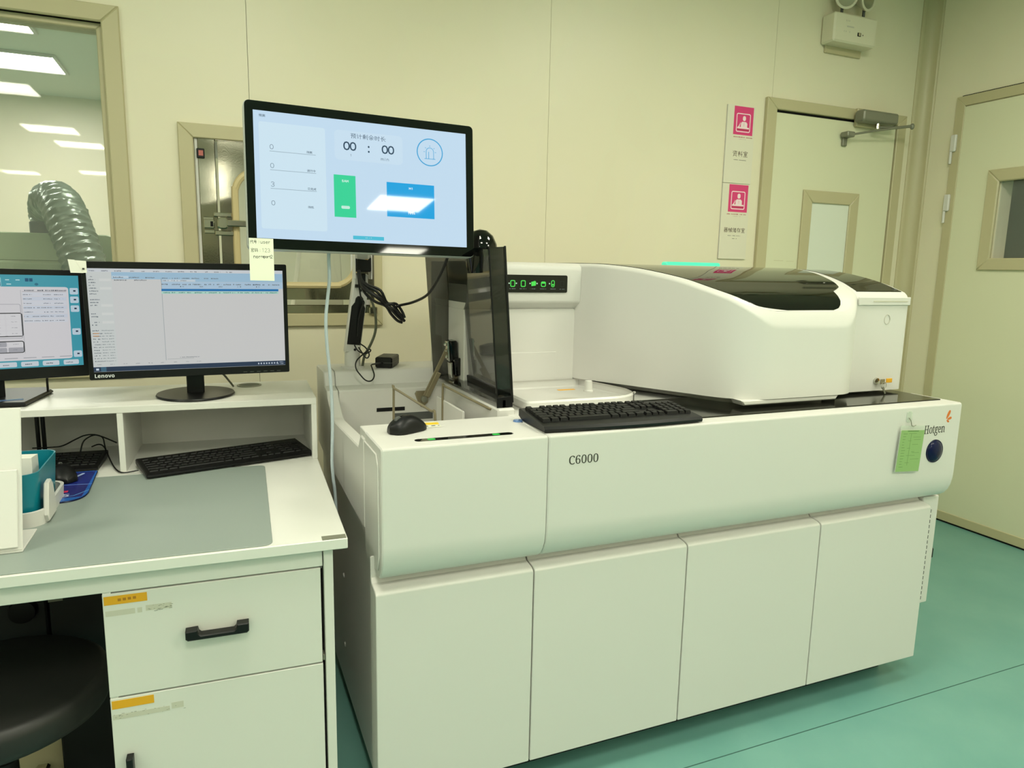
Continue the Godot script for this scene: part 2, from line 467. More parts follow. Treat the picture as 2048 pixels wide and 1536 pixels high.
# ================================================================ light
func ceiling_panel(x: float, z: float, w: float, d: float, energy: float, c: Color, label: String, group: String) -> void:
	var t := thing("ceiling_light", label, "ceiling light", V(x, 2.8, z), Basis(), group)
	var fr := B.new()
	for s in [-1, 1]:
		fr.box(V(x + s * (w / 2 + 0.012), 2.79, z), V(0.024, 0.022, d + 0.048), 0.004)
		fr.box(V(x, 2.79, z + s * (d / 2 + 0.012)), V(w, 0.022, 0.024), 0.004)
	part("frame", fr, M.white_steel, t)
	part("diffuser", B.new().box(V(x, 2.792, z), V(w, 0.012, d)), M.panel_diffuser, t)
	var l := AreaLight3D.new()
	l.name = "panel_glow"
	l.area_size = Vector2(w, d)
	l.area_normalize_energy = true
	l.light_energy = energy
	l.light_color = c
	l.shadow_enabled = true
	l.area_range = 30.0
	t.add_child(l)
	l.transform = Transform3D(Basis(Vector3.RIGHT, -PI / 2), V(0, -0.022, 0))

func lights() -> void:
	var warm := Color(1.0, 0.985, 0.80).linear_to_srgb()
	for q in [[-1.65, -1.2], [-1.65, 1.95], [-1.65, 4.1], [-1.52, 5.22], [-1.75, 8.55], [0.18, -1.05], [0.15, 0.35], [0.15, 3.7], [0.15, 6.2], [2.15, -1.28], [1.96, 0.35], [3.0, 1.1], [1.96, 2.95], [2.66, 5.18], [-3.0, 0.6], [-3.0, 9.2], [3.0, 7.5]]:  # rightmost panel close behind the camera is added to brighten the right wall
		ceiling_panel(q[0], q[1], 0.52, 0.50, 1.62, warm, "square flush LED panel, some added for light, in the ceiling of the analyzer room", "ceiling panels of the analyzer room")
	var cool := Color(1.0, 1.0, 0.90).linear_to_srgb()
	for q in [[-1.29, -5.6, "bright LED ceiling panel nearer the observation window in the next room"], [-1.29, -6.72, "bright LED ceiling panel nearer the far wall of the next room"], [-2.6, -5.0, "LED ceiling panel on the left side of the next room"], [-0.1, -4.1, "LED ceiling panel above the pass box side of the next room"]]:
		ceiling_panel(q[0], q[1], 0.52, 0.52, 2.2, cool, q[2], "ceiling panels of the room beyond the window")

# ================================================================ room
func cells(b: B, x0: float, x1: float, y0: float, y1: float, z0: float, z1: float, holes: Array) -> void:
	var xs := [x0, x1]
	var ys := [y0, y1]
	for h in holes:
		for x in [h[0], h[1]]:
			if x > x0 and x < x1: xs.append(x)
		for y in [h[2], h[3]]:
			if y > y0 and y < y1: ys.append(y)
	xs.sort(); ys.sort()
	for i in xs.size() - 1:
		for j in ys.size() - 1:
			var cx: float = (xs[i] + xs[i + 1]) / 2
			var cy: float = (ys[j] + ys[j + 1]) / 2
			if not holes.any(func(h): return cx > h[0] and cx < h[1] and cy > h[2] and cy < h[3]) and xs[i + 1] - xs[i] > 1e-4 and ys[j + 1] - ys[j] > 1e-4:
				b.span(V(xs[i], ys[j], z0), V(xs[i + 1], ys[j + 1], z1))

func frame(b: B, t: Transform3D, x0: float, x1: float, y0: float, y1: float, w: float, d: float, bev := 0.004) -> void:  # four mitred bars of width w round the outside edge, d proud along local z
	for q in [[x0, y0, x1, y0, x1 - w, y0 + w, x0 + w, y0 + w], [x1, y0, x1, y1, x1 - w, y1 - w, x1 - w, y0 + w], [x1, y1, x0, y1, x0 + w, y1 - w, x1 - w, y1 - w], [x0, y1, x0, y0, x0 + w, y0 + w, x0 + w, y1 - w]]:
		b.prism(pv(q), t, d, bev)

const ZW := -2.85
const HOLES := [[-1.95, -0.305, 0.95, 2.086], [-0.043, 0.611, 1.107, 1.757]]
func room() -> void:
	var s := struct("floor", "teal sheet vinyl floor with a dark welded seam")
	part("vinyl_sheet", B.new().span(V(-4.4, -0.12, -8.3), V(4.9, 0, 11.2)), M.floor_vinyl, s)
	var wl := B.new()
	wl.box(V(1.7, 0.0002, -1.371), V(5.2, 0.0006, 0.003))
	part("weld_seam", wl, M.floor_weld, s)
	s = struct("ceiling", "flat pale ceiling")
	part("ceiling_slab", B.new().span(V(-4.4, 2.8, -8.3), V(4.9, 2.92, 11.2)), M.ceiling_paint, s)
	s = struct("wall_back", "cream cleanroom wall panels with fine vertical joints")
	var xs := [-4.25, -2.25, -1.051, 0.149, 1.348, 2.548, 3.66]
	for i in xs.size() - 1:
		var b := B.new()
		cells(b, xs[i] + 0.0007, xs[i + 1] - 0.0007, 0, 2.8, ZW - 0.045, ZW, HOLES)
		part("wall_panel", b, M.wall_panel_paint, s)
	var core := B.new()
	cells(core, -4.25, 3.66, 0, 2.8, ZW - 0.1, ZW - 0.046, HOLES)
	part("wall_core", core, M.panel_joint, s)
	s = struct("wall_right", "cream wall panel beside the corner", V(3.585, 0, 0))
	var b2 := B.new()
	cells(b2, -2.95, 11.1, 0, 2.8, 0, 0.09, [[-2.372, -1.83, 1.392, 1.786]])
	var b3 := B.new()
	for q in b2.p: b3.p.append(V(3.585 + q.z, q.y, q.x))
	b3.uv = b2.uv
	for i in range(0, b3.p.size(), 3):
		var k := b3.p[i + 1]; b3.p[i + 1] = b3.p[i + 2]; b3.p[i + 2] = k
	part("wall_panel", b3, M.wall_panel_paint, s)
	s = struct("wall_left", "far left wall of the room")
	part("wall_panel", B.new().span(V(-4.35, 0, -2.85), V(-4.25, 2.8, 11.1)), M.wall_panel_paint, s)
	s = struct("wall_front", "wall behind the viewer")
	part("wall_panel", B.new().span(V(-4.35, 0, 11.0), V(3.68, 2.8, 11.1)), M.wall_panel_paint, s)
	# concave corner strip between the two walls
	s = struct("trim_1", "tan concave aluminium corner strip")
	var cv := B.new()
	var prof := PackedVector2Array()
	prof.append(Vector2(3.586, -2.851))
	prof.append(Vector2(3.511, -2.851)); prof.append(Vector2(3.511, -2.845))
	for k in 9:
		var a := PI / 2 * k / 8
		prof.append(Vector2(3.519 + 0.055 * sin(a), -2.784 - 0.055 * cos(a)))
	prof.append(Vector2(3.580, -2.778)); prof.append(Vector2(3.586, -2.778))
	cv.prism(prof, Transform3D(Basis(V(1, 0, 0), V(0, 0, 1), V(0, 1, 0)), V0), 2.8)
	part("corner_strip", cv, M.tan_aluminium, s)
	# observation window
	s = struct("window_1", "wide observation window with a tan aluminium frame into the next room")
	var wf := B.new()
	frame(wf, at(0, 0, ZW - 0.02), -2.005, -0.252, 0.895, 2.141, 0.055, 0.034)
	part("window_frame", wf, M.tan_aluminium, s)
	var wi := B.new()
	frame(wi, at(0, 0, ZW - 0.09), -1.952, -0.303, 0.948, 2.088, 0.022, 0.075, 0.003)
	part("inner_frame", wi, M.tan_aluminium, s)
	part("glass_pane", B.new().box(V(-1.128, 1.518, ZW - 0.05), V(1.62, 1.11, 0.0008)), M.clear_glass, s)
	# door in the back wall
	s = struct("door_1", "pale green cleanroom door with a vision panel and tan frame")
	var df := B.new()
	df.prism(pv([2.507, 0, 2.569, 0, 2.569, 2.097, 2.507, 2.148]), at(0, 0, ZW), 0.022, 0.003)
	df.prism(pv([3.455, 0, 3.455, 2.148, 3.393, 2.097, 3.393, 0]), at(0, 0, ZW), 0.022, 0.003)
	df.prism(pv([2.507, 2.148, 2.569, 2.097, 3.393, 2.097, 3.455, 2.148]), at(0, 0, ZW), 0.022, 0.003)
	part("door_frame", df, M.tan_aluminium, s)
	part("frame_gap", B.new().span(V(2.569, 0.002, ZW), V(3.393, 2.097, ZW + 0.002)), M.dark_gap, s)
	var leaf := part("door_leaf", B.new().span(V(2.571, 0.012, ZW + 0.001), V(3.387, 2.084, ZW + 0.014), 0.002), M.door_paint, s)
	var vf := B.new()
	frame(vf, at(0, 0, ZW + 0.014), 2.778, 3.160, 0.98, 1.729, 0.062, 0.012, 0.004)
	part("vision_frame", vf, M.tan_aluminium, leaf)
	part("vision_pane", B.new().span(V(2.839, 1.04, ZW + 0.012), V(3.099, 1.668, ZW + 0.0165)), M.frosted_film, leaf)
	var dc := B.new()
	dc.prism(rrect(0.062, 0.058, 0.016), Transform3D(Basis(V(0, 0, 1), V(0, 1, 0), V(-1, 0, 0)), V(3.305, 2.105, ZW + 0.065)), 0.245, 0.006)
	var closer := part("door_closer", dc, M.grey_metal, s)
	part("closer_plate", B.new().span(V(3.08, 2.06, ZW + 0.014), V(3.29, 2.15, ZW + 0.036), 0.004), M.tan_aluminium, closer)
	part("pivot_boss", B.new().lathe([Vector2(0, -0.035), Vector2(0.012, -0.035), Vector2(0.012, 0), Vector2(0, 0)], at(3.185, 2.085, ZW + 0.07), 12), M.chrome, closer)
	var ca := B.new()
	ca.tube([V(3.185, 2.058, ZW + 0.07), V(3.29, 2.062, ZW + 0.10), V(3.375, 2.075, ZW + 0.12)], 0.007, 8, 2)
	ca.tube([V(3.375, 2.072, ZW + 0.12), V(3.2, 2.045, ZW + 0.09), V(3.03, 2.012, ZW + 0.055)], 0.0055, 8, 2)
	ca.ball(V(3.375, 2.072, ZW + 0.12), V(0.012, 0.016, 0.012), 10)
	ca.box(V(3.015, 2.012, ZW + 0.045), V(0.05, 0.026, 0.05), 0.004)
	ca.box(V(3.02, 1.985, ZW + 0.022), V(0.03, 0.05, 0.014), 0.003)
	part("closer_arm", ca, M.grey_metal, closer)
	var ds := B.new()
	ds.box(V(2.655, 1.372, ZW + 0.0146), V(0.06, 0.0015, 0.0008)); ds.box(V(2.73, 1.370, ZW + 0.0146), V(0.05, 0.0012, 0.0008))
	part("scuff_mark", ds, M.tan_aluminium, leaf)
	# door in the right wall; its leaf stands a little proud of the panel
	s = struct("door_2", "pale green cleanroom door with tan edging and white lift off hinges", V(3.573, 0, -2.17))
	var T2 := Transform3D(Basis(V(0, 0, 1), V(0, 1, 0), V(-1, 0, 0)), V(3.585, 0, 0))  # local x is world z, local z points into the room
	var dl := B.new()
	for q in [[-2.600, -2.432, 0.055, 2.165], [-1.77, -1.725, 0.055, 2.165], [-2.432, -1.77, 0.055, 1.344], [-2.432, -1.77, 1.832, 2.165]]:
		dl.span(V(3.577, q[2], q[0]), V(3.585, q[3], q[1]))
	var leaf2 := part("door_leaf", dl, M.door_paint, s)
	var de := B.new()
	frame(de, T2, -2.645, -1.68, 0.010, 2.218, 0.048, 0.013, 0.002)
	part("edge_strip", de, M.tan_aluminium, s)
	part("floor_gap", B.new().span(V(3.579, 0.0, -2.62), V(3.586, 0.011, -1.7)), M.dark_gap, s)
	part("frame_gap", B.new().span(V(3.578, 2.2175, -2.62), V(3.586, 2.2225, -1.7)), M.dark_gap, s)
	var vf2 := B.new()
	frame(vf2, T2, -2.433, -1.77, 1.343, 1.833, 0.060, 0.02, 0.005)
	part("vision_frame", vf2, M.tan_aluminium, leaf2)
	part("vision_pane", B.new().span(V(3.592, 1.392, -2.375), V(3.593, 1.787, -1.83)), M.clear_glass, leaf2)
	for y in [1.965, 1.665]:
		var hg := part("hinge", B.new().box(V(3.566, y + 0.025, -2.632), V(0.016, 0.085, 0.030), 0.004), M.white_steel, s)
		part("hinge_pin", B.new().lathe([Vector2(0, -0.062), Vector2(0.007, -0.060), Vector2(0.007, 0), Vector2(0, 0)], at(3.566, y - 0.017, -2.641), 12), M.white_steel, hg)
	# unlit corridor behind that door's pane
	s = struct("wall_corridor", "dark corridor behind the door pane")
	var co := B.new()
	co.span(V(3.68, 0, -3.2), V(4.8, 2.8, -3.15)); co.span(V(3.68, 0, -0.6), V(4.8, 2.8, -0.55)); co.span(V(4.75, 0, -3.2), V(4.8, 2.8, -0.55))
	co.span(V(3.78, 0, -2.75), V(3.95, 2.8, -2.6))
	part("corridor_wall", co, M.door_paint, s)

# ================================================================ pass box in the back wall
func pass_box() -> void:
	var t := thing("pass_box", "stainless steel pass box with a glazed door set into the cream wall", "pass box", V(0.27, 1.07, ZW))
	var fr := B.new()
	frame(fr, at(0, 0, ZW), -0.093, 0.625, 1.068, 1.789, 0.049, 0.016, 0.003)
	part("wall_frame", fr, M.tan_aluminium, t)
	var ca := B.new()  # the open steel case through the wall
	ca.span(V(-0.04, 1.107, ZW - 0.55), V(-0.03, 1.757, ZW + 0.004)); ca.span(V(0.60, 1.107, ZW - 0.55), V(0.61, 1.757, ZW + 0.004))
	ca.span(V(-0.04, 1.107, ZW - 0.55), V(0.61, 1.117, ZW + 0.004)); ca.span(V(-0.04, 1.747, ZW - 0.55), V(0.61, 1.757, ZW + 0.004))
	part("steel_case", ca, M.white_steel, t)
	var fc := B.new()  # steel face round the leaf
	fc.span(V(-0.032, 1.117, ZW - 0.012), V(0.026, 1.747, ZW + 0.006), 0.002); fc.span(V(0.026, 1.117, ZW - 0.012), V(0.602, 1.150, ZW + 0.006), 0.002)
	fc.span(V(0.026, 1.735, ZW - 0.012), V(0.602, 1.747, ZW + 0.006), 0.002); fc.span(V(0.594, 1.15, ZW - 0.012), V(0.602, 1.735, ZW + 0.006), 0.002)
	part("steel_face", fc, M.stainless, t)
	# leaf with a rounded opening
	var outer := rrect(0.556, 0.562, 0.006, 8)
	var inner := rrect(0.428, 0.408, 0.085, 8)
	var lf := B.new()
	for i in outer.size():
		var j := (i + 1) % outer.size()
		var o := Vector2(0.312, 1.452)
		var q := Vector2(0.302, 1.432)
		var a := outer[i] + o; var b := outer[j] + o; var c := inner[j] + q; var d := inner[i] + q
		lf.quad(V(a.x, a.y, ZW + 0.024), V(b.x, b.y, ZW + 0.024), V(c.x, c.y, ZW + 0.024), V(d.x, d.y, ZW + 0.024), V(0, 0, 1))
		lf.quad(V(a.x, a.y, ZW - 0.01), V(b.x, b.y, ZW - 0.01), V(c.x, c.y, ZW - 0.01), V(d.x, d.y, ZW - 0.01), V(0, 0, -1))
		lf.quad(V(a.x, a.y, ZW + 0.024), V(b.x, b.y, ZW + 0.024), V(b.x, b.y, ZW - 0.01), V(a.x, a.y, ZW - 0.01), V(a.x - o.x, a.y - o.y, 0))
		lf.quad(V(c.x, c.y, ZW + 0.024), V(d.x, d.y, ZW + 0.024), V(d.x, d.y, ZW - 0.01), V(c.x, c.y, ZW - 0.01), V(q.x - c.x, q.y - c.y, 0))
	var leaf := part("door_leaf", lf, M.stainless, t)
	var gk: Array = []
	for q in rrect(0.432, 0.412, 0.087, 6): gk.append(V(0.302 + q.x, 1.432 + q.y, ZW + 0.026))
	part("gasket", B.new().tube(gk, 0.0125, 8, 2, true), M.beige_rubber, leaf)
	part("glass_pane", B.new().prism(rrect(0.428, 0.408, 0.085), at(0.302, 1.432, ZW + 0.01), 0.001), M.clear_glass, leaf)
	var h := B.new()
	h.box(V(-0.006, 1.462, ZW + 0.012), V(0.036, 0.012, 0.012), 0.002); h.box(V(-0.004, 1.416, ZW + 0.012), V(0.036, 0.014, 0.012), 0.002)
	h.box(V(-0.005, 1.442, ZW + 0.022), V(0.036, 0.032, 0.03), 0.003)
	var latch := part("latch_keeper", h, M.chrome, t)
	part("latch_slot", B.new().box(V(0.004, 1.442, ZW + 0.0375), V(0.009, 0.018, 0.003)), M.dark_gap, latch)
	var hb := B.new()
	hb.box(V(0.042, 1.476, ZW + 0.03), V(0.062, 0.016, 0.012), 0.003); hb.box(V(0.046, 1.411, ZW + 0.03), V(0.064, 0.018, 0.012), 0.003)
	hb.prism(rrect(0.036, 0.04, 0.012), at(0.040, 1.445, ZW + 0.024), 0.032, 0.004)
	hb.box(V(0.094, 1.446, ZW + 0.05), V(0.082, 0.022, 0.016), 0.003)
	part("latch_handle", hb, M.chrome, leaf)
	var sw := part("rocker_switch", B.new().box(V(-0.024 + 0.002, 1.688, ZW + 0.008), V(0.026, 0.034, 0.008), 0.002), M.black_plastic, t)
	part("indicator_lamp", B.new().box(V(-0.021, 1.689, ZW + 0.0125), V(0.015, 0.018, 0.003)), M.red_led, sw)
	var hn := B.new()
	hn.box(V(0.585, 1.128, ZW + 0.02), V(0.034, 0.03, 0.022), 0.004)
	part("hinge", hn, M.stainless, t)
	# what stands inside it
	var tr := thing("specimen_tray", "white tray with a rounded lip inside the pass box", "tray", V(0.14, 1.117, ZW - 0.2))
	part("tray_body", B.new().prism(rrect(0.17, 0.17, 0.03), at(0.15, 1.202, ZW - 0.26), 0.14, 0.006), M.white_plastic, tr)
	var bx := thing("folded_carton", "pale green leaning carton inside the pass box", "carton", V(0.42, 1.117, ZW - 0.25))
	part("carton_body", B.new().prism(pv([0.30, 1.117, 0.50, 1.117, 0.49, 1.36, 0.335, 1.37]), at(0, 0, ZW - 0.32), 0.16, 0.004), M.door_paint, bx)

# ================================================================ signs and emergency light
func sign_image(text: String, wide: bool) -> Image:
	var im := canvas(330, 720, Color(0.885, 0.865, 0.79))
	var pink := Color(0.87, 0.24, 0.49)
	var wh := Color(0.97, 0.88, 0.90)
	var rng := RandomNumberGenerator.new()
	rng.seed = 7 if wide else 5
	fill(im, 78, 8, 308, 268, pink)
	rline(im, 112, 74, 272, 238, 14, 9, wh)
	rfill(im, 183, 92, 219, 138, 16, wh)
	blob(im, pv([163, 196, 163, 160, 178, 146, 224, 146, 240, 160, 240, 196]), wh)
	blob(im, pv([118, 206, 138, 188, 158, 152, 160, 152, 150, 190, 150, 206]), wh)
	fill(im, 124, 196, 262, 210, wh)
	fill(im, 124, 214, 262, 226, Color(0.72, 0.20, 0.36))
	seg(im, Vector2(201, 158), Vector2(201, 186), 2.5, pink)
	dashes(im, 66, 284, 246, 10, Color(0.66, 0.30, 0.30), rng)
	dashes(im, 140, 306, 96, 5, Color(0.72, 0.62, 0.58), rng)
	var ink := Color(0.30, 0.22, 0.18)
	if wide:
		write(im, text, 44, 416, 50, 3.6, ink, 1.04)
		dashes(im, 96, 492, 160, 7, Color(0.24, 0.2, 0.16), rng)
		dashes(im, 152, 520, 56, 7, Color(0.24, 0.2, 0.16), rng)
	else:
		write(im, text, 88, 414, 58, 4.0, ink, 1.08)
		dashes(im, 106, 498, 150, 7, Color(0.24, 0.2, 0.16), rng)
	return im

func plate(called: String, m: Material, face: Material, t: Transform3D, w: float, h: float, d: float, parent: Node3D) -> MeshInstance3D:  # a thin board whose printed face is a sub-part
	var org: Vector3 = orgs.get(parent, V0)
	var tt := Transform3D(t.basis, t.origin)
	var o := part(called, B.new().box(V(0, 0, -d / 2), V(w, h, d), minf(0.0015, d * 0.3), tt), m, parent)
	var b := B.new()
	var z := 0.0004
	b.uvquad(tt * V(-w / 2, h / 2, z), tt * V(w / 2, h / 2, z), tt * V(w / 2, -h / 2, z), tt * V(-w / 2, -h / 2, z), tt.basis.z)
	part("print", b, face, o)
	return o

func wall_fittings() -> void:
	var k := 0
	for q in [[1.914, "资料室", "upper white room sign with a pink square and three large characters"], [1.553, "器械储存室", "lower white room sign with a pink square and five characters"]]:
		var t := thing("room_sign", q[2], "sign", V(2.364, q[1] if q[1] is float else q[0], ZW), Basis(), "room signs beside the door")
		t.position = V(2.364, q[0], ZW); orgs[t] = t.position
		plate("board", M.white_plastic, pictured("sign_print_%d" % k, sign_image(q[1], k == 1), 0.4), at(2.364, q[0], ZW + 0.008), 0.166, 0.359, 0.008, t)
		k += 1
	var e := thing("emergency_light", "twin lamp emergency light box fixed high on the wall", "emergency light", V(2.95, 2.42, ZW))
	part("battery_case", B.new().span(V(2.822, 2.428, ZW + 0.0), V(3.104, 2.562, ZW + 0.085), 0.008), M.cream_plastic, e)
	part("case_shadow_plate", B.new().span(V(2.85, 2.395, ZW), V(3.09, 2.44, ZW + 0.012), 0.003), M.tan_aluminium, e)  # darker plate drawn as the shadow the battery case casts below it
	var pr := B.new()
	for i in 3: pr.box(V(2.895 + i * 0.010, 2.528, ZW + 0.0855), V(0.0025, 0.007, 0.001))
	for x in [2.886, 2.898, 2.921]: pr.box(V(x, 2.478, ZW + 0.0855), V(0.0025, 0.007, 0.001))
	pr.box(V(2.925, 2.502, ZW + 0.0855), V(0.045, 0.006, 0.001))
	part("panel_marks", pr, M.tape_residue, e)
	var sw := part("test_socket", B.new().box(V(2.985, 2.474, ZW + 0.086), V(0.022, 0.017, 0.003), 0.001), M.dark_gap, e)
	part("rocker", B.new().box(V(2.985, 2.474, ZW + 0.088), V(0.011, 0.013, 0.003), 0.001), M.cream_board, sw)
	part("key_hole", B.new().box(V(3.01, 2.474, ZW + 0.0855), V(0.004, 0.005, 0.001)), M.dark_gap, e)
	for x in [2.90, 3.045]:
		var y := 2.625 if x < 3 else 2.635
		var bs := Basis(Vector3.UP, deg_to_rad(-18.0 if x < 3 else 10.0)) * rx(96.0)
		var lp := part("lamp_head", B.new().lathe([Vector2(0, -0.06), Vector2(0.026, -0.055), Vector2(0.056, -0.012), Vector2(0.059, 0.0), Vector2(0.048, 0.002), Vector2(0.046, -0.006), Vector2(0, -0.012)], Transform3D(bs, V(x, y + 0.02, ZW + 0.07)), 24), M.cream_plastic, e)
		part("lamp_reflector", B.new().lathe([Vector2(0, -0.011), Vector2(0.046, -0.004), Vector2(0.046, -0.002), Vector2(0, -0.009)], Transform3D(bs, V(x, y + 0.02, ZW + 0.07)), 24), M.chrome, lp)
		part("lamp_stem", B.new().lathe([Vector2(0, 0), Vector2(0.007, 0), Vector2(0.007, 0.06), Vector2(0, 0.06)], at(x, 2.555, ZW + 0.045), 10), M.grey_plastic, lp)

# ================================================================ the room beyond the window
func next_room() -> void:
	var s := struct("wall_far", "pale wall of the room beyond the window")
	part("wall_panel", B.new().span(V(-4.35, 0, -8.1), V(1.6, 2.8, -8.0)), M.wall_panel_paint, s)
	s = struct("wall_side", "side walls of the room beyond the window")
	var b := B.new()
	b.span(V(-4.35, 0, -8.0), V(-4.25, 2.8, -2.95)); b.span(V(1.5, 0, -8.0), V(1.6, 2.8, -2.95))
	part("wall_panel", b, M.wall_panel_paint, s)
	var t := thing("safety_cabinet", "sage green ventilated cabinet standing beyond the window", "cabinet", V(-1.2, 0, -4.6))
	part("cabinet_body", B.new().span(V(-1.95, 0.0, -4.95), V(-0.45, 1.296, -4.3), 0.01), M.sage_cabinet, t)
	var hd := PackedVector2Array()
	for q in [[-1.95, 1.297], [-0.453, 1.297]]: hd.append(Vector2(q[0], q[1]))
	for i in 7:
		var a := PI / 2 * i / 6
		hd.append(Vector2(-0.513 + 0.05 * cos(a), 1.386 + 0.05 * sin(a)))
	hd.append(Vector2(-1.95, 1.436))
	part("cabinet_hood", B.new().prism(hd, at(0, 0, -4.9), 0.59, 0.004), M.sage_cabinet, t)
	part("duct_collar", B.new().span(V(-0.885, 1.436, -4.75), V(-0.70, 1.502, -4.5), 0.006), M.grey_plastic, t)
	var du := thing("exhaust_hose", "crinkled grey flexible exhaust hose bending over beyond the window", "hose", V(-0.74, 1.5, -4.45))
	var path := [V(-0.80, 1.46, -4.62), V(-0.802, 1.55, -4.6), V(-0.775, 1.605, -4.5), V(-0.715, 1.595, -4.34), V(-0.668, 1.52, -4.22), V(-0.625, 1.40, -4.15), V(-0.585, 1.27, -4.1), V(-0.555, 1.12, -4.08), V(-0.53, 0.95, -4.08)]
	var c: Array = []
	for i in path.size() - 1:
		var p0: Vector3 = path[maxi(0, i - 1)]
		var p3: Vector3 = path[mini(path.size() - 1, i + 2)]
		for q in 22: c.append(path[i].cubic_interpolate(path[i + 1], p0, p3, q / 22.0))
	var rings: Array = []
	var up := V(1, 0, 0)
	var run := 0.0
	var noise := FastNoiseLite.new()
	noise.seed = 12; noise.frequency = 9.0
	for i in c.size():
		var d: Vector3 = (c[mini(i + 1, c.size() - 1)] - c[maxi(0, i - 1)]).normalized()
		up = (up - d * up.dot(d)).normalized()
		var w := d.cross(up)
		if i: run += (c[i] - c[i - 1]).length()
		var ring: Array = []
		for k in 40:
			var a := TAU * k / 40
			var ph := fposmod(run / 0.037 + a / TAU + 0.25 * noise.get_noise_2d(run * 2.0, a * 0.2), 1.0)
			var rad: float = 0.094 + 0.009 * (1.0 - absf(ph * 2.0 - 1.0)) ** 1.6 + 0.006 * noise.get_noise_3d(cos(a) * 0.6, sin(a) * 0.6, run * 3.0)
			ring.append(c[i] + (up * cos(a) + w * sin(a)) * rad)
		rings.append(ring)
	var hb := B.new()
	for i in rings.size() - 1:
		for k in 40:
			hb.quad(rings[i][k], rings[i][(k + 1) % 40], rings[i + 1][(k + 1) % 40], rings[i + 1][k], rings[i][k] + rings[i][(k + 1) % 40] - c[i] * 2.0)
	part("hose_wall", hb, M.duct_foil, du, 50.0)

# ================================================================ analyzer
const ZY := Basis(Vector3(0, 0, 1), Vector3(0, 1, 0), Vector3(1, 0, 0))  # prism polygons given as (z, y), extruded along x
const XZ := Basis(Vector3(1, 0, 0), Vector3(0, 0, 1), Vector3(0, 1, 0))  # prism polygons given as (x, z), extruded along y
const TOP := [[-2.5, 1.325], [-2.0, 1.325], [-1.9, 1.318], [-1.83, 1.308], [-1.73, 1.287], [-1.67, 1.268], [-1.6, 1.243], [-1.57, 1.224], [-1.55, 1.203], [-1.54, 1.186], [-1.53, 1.163], [-1.4, 1.163]]

func ytop(z: float) -> float:
	for i in range(1, TOP.size()):
		if z <= TOP[i][0]:
			var a: Array = TOP[i - 1]
			var b: Array = TOP[i]
			var s0: float = (TOP[i][1] - TOP[maxi(0, i - 2)][1]) / (TOP[i][0] - TOP[maxi(0, i - 2)][0]) if i > 1 else 0.0
			var s1: float = (TOP[mini(i + 1, TOP.size() - 1)][1] - a[1]) / (TOP[mini(i + 1, TOP.size() - 1)][0] - a[0])
			var h: float = b[0] - a[0]
			var t: float = (z - a[0]) / h
			if i >= TOP.size() - 1: return b[1]
			return (2 * t ** 3 - 3 * t ** 2 + 1) * a[1] + (t ** 3 - 2 * t ** 2 + t) * h * s0 + (3 * t ** 2 - 2 * t ** 3) * b[1] + (t ** 3 - t ** 2) * h * s1
	return 1.163

func plan(pts: Array) -> PackedVector2Array:  # [x, z, corner radius] -> rounded and finely divided outline
	var o := PackedVector2Array()
	var n := pts.size()
	for i in n:
		var p := Vector2(pts[i][0], pts[i][1])
		var a := Vector2(pts[(i + n - 1) % n][0], pts[(i + n - 1) % n][1])
		var b := Vector2(pts[(i + 1) % n][0], pts[(i + 1) % n][1])
		var rr: float = pts[i][2]
		if rr <= 0.0: o.append(p)
		else:
			var q0 := p + (a - p).normalized() * rr
			var q1 := p + (b - p).normalized() * rr
			for k in 9:
				var t := k / 8.0
				o.append(q0.lerp(p, t).lerp(p.lerp(q1, t), t))
	var d := PackedVector2Array()
	for i in o.size():
		var a := o[i]
		var b := o[(i + 1) % o.size()]
		var m := maxi(1, int(ceil(a.distance_to(b) / 0.02)))
		for k in m: d.append(a.lerp(b, float(k) / m))
	return d

func scan(ring: Array, z: float) -> Vector2:
	var lo := 1e9
	var hi := -1e9
	var z0 := 1e9
	var z1 := -1e9
	for q in ring:
		z0 = minf(z0, q.z); z1 = maxf(z1, q.z)
	z = clampf(z, z0 + 1e-4, z1 - 3e-4)
	for i in ring.size():
		var a: Vector3 = ring[i]
		var b: Vector3 = ring[(i + 1) % ring.size()]
		if (a.z <= z) != (b.z <= z):
			var x: float = lerpf(a.x, b.x, (z - a.z) / (b.z - a.z))
			lo = minf(lo, x); hi = maxf(hi, x)
	return Vector2(lo, hi)

func shell(b: B, outline: PackedVector2Array, ybot: float, top: Callable, zfront: float) -> Array:  # walls, a rounded rim and a crowned top; returns the rim's inner ring
	var rings: Array = []
	for s in [[0.0, -9.0], [0.0, -0.013], [0.003, -0.006], [0.009, -0.0015], [0.017, 0.0]]:
		var ins: PackedVector2Array = B.inset(outline, s[0]) if s[0] > 0.0 else outline
		var ring: Array = []
		for q in ins: ring.append(V(q.x, ybot if s[1] < -1.0 else top.call(q.y) + s[1], q.y))
		rings.append(ring)
	var c := Vector2.ZERO
	for q in outline: c += q / outline.size()
	for i in rings.size() - 1:
		for k in outline.size():
			var k2 := (k + 1) % outline.size()
			var e2 := outline[k2] - outline[k]
			var o2 := Vector2(e2.y, -e2.x) * (-1.0 if Geometry2D.is_polygon_clockwise(outline) else 1.0)
			b.quad(rings[i][k], rings[i][k2], rings[i + 1][k2], rings[i + 1][k], V(o2.x, 0.3 * o2.length() * (1 if i else 0), o2.y))
	cap(b, rings[4], top, -2.4 + 0.017, zfront - 0.0171, 0.0, 0.0, 0.0)
	return rings[4]

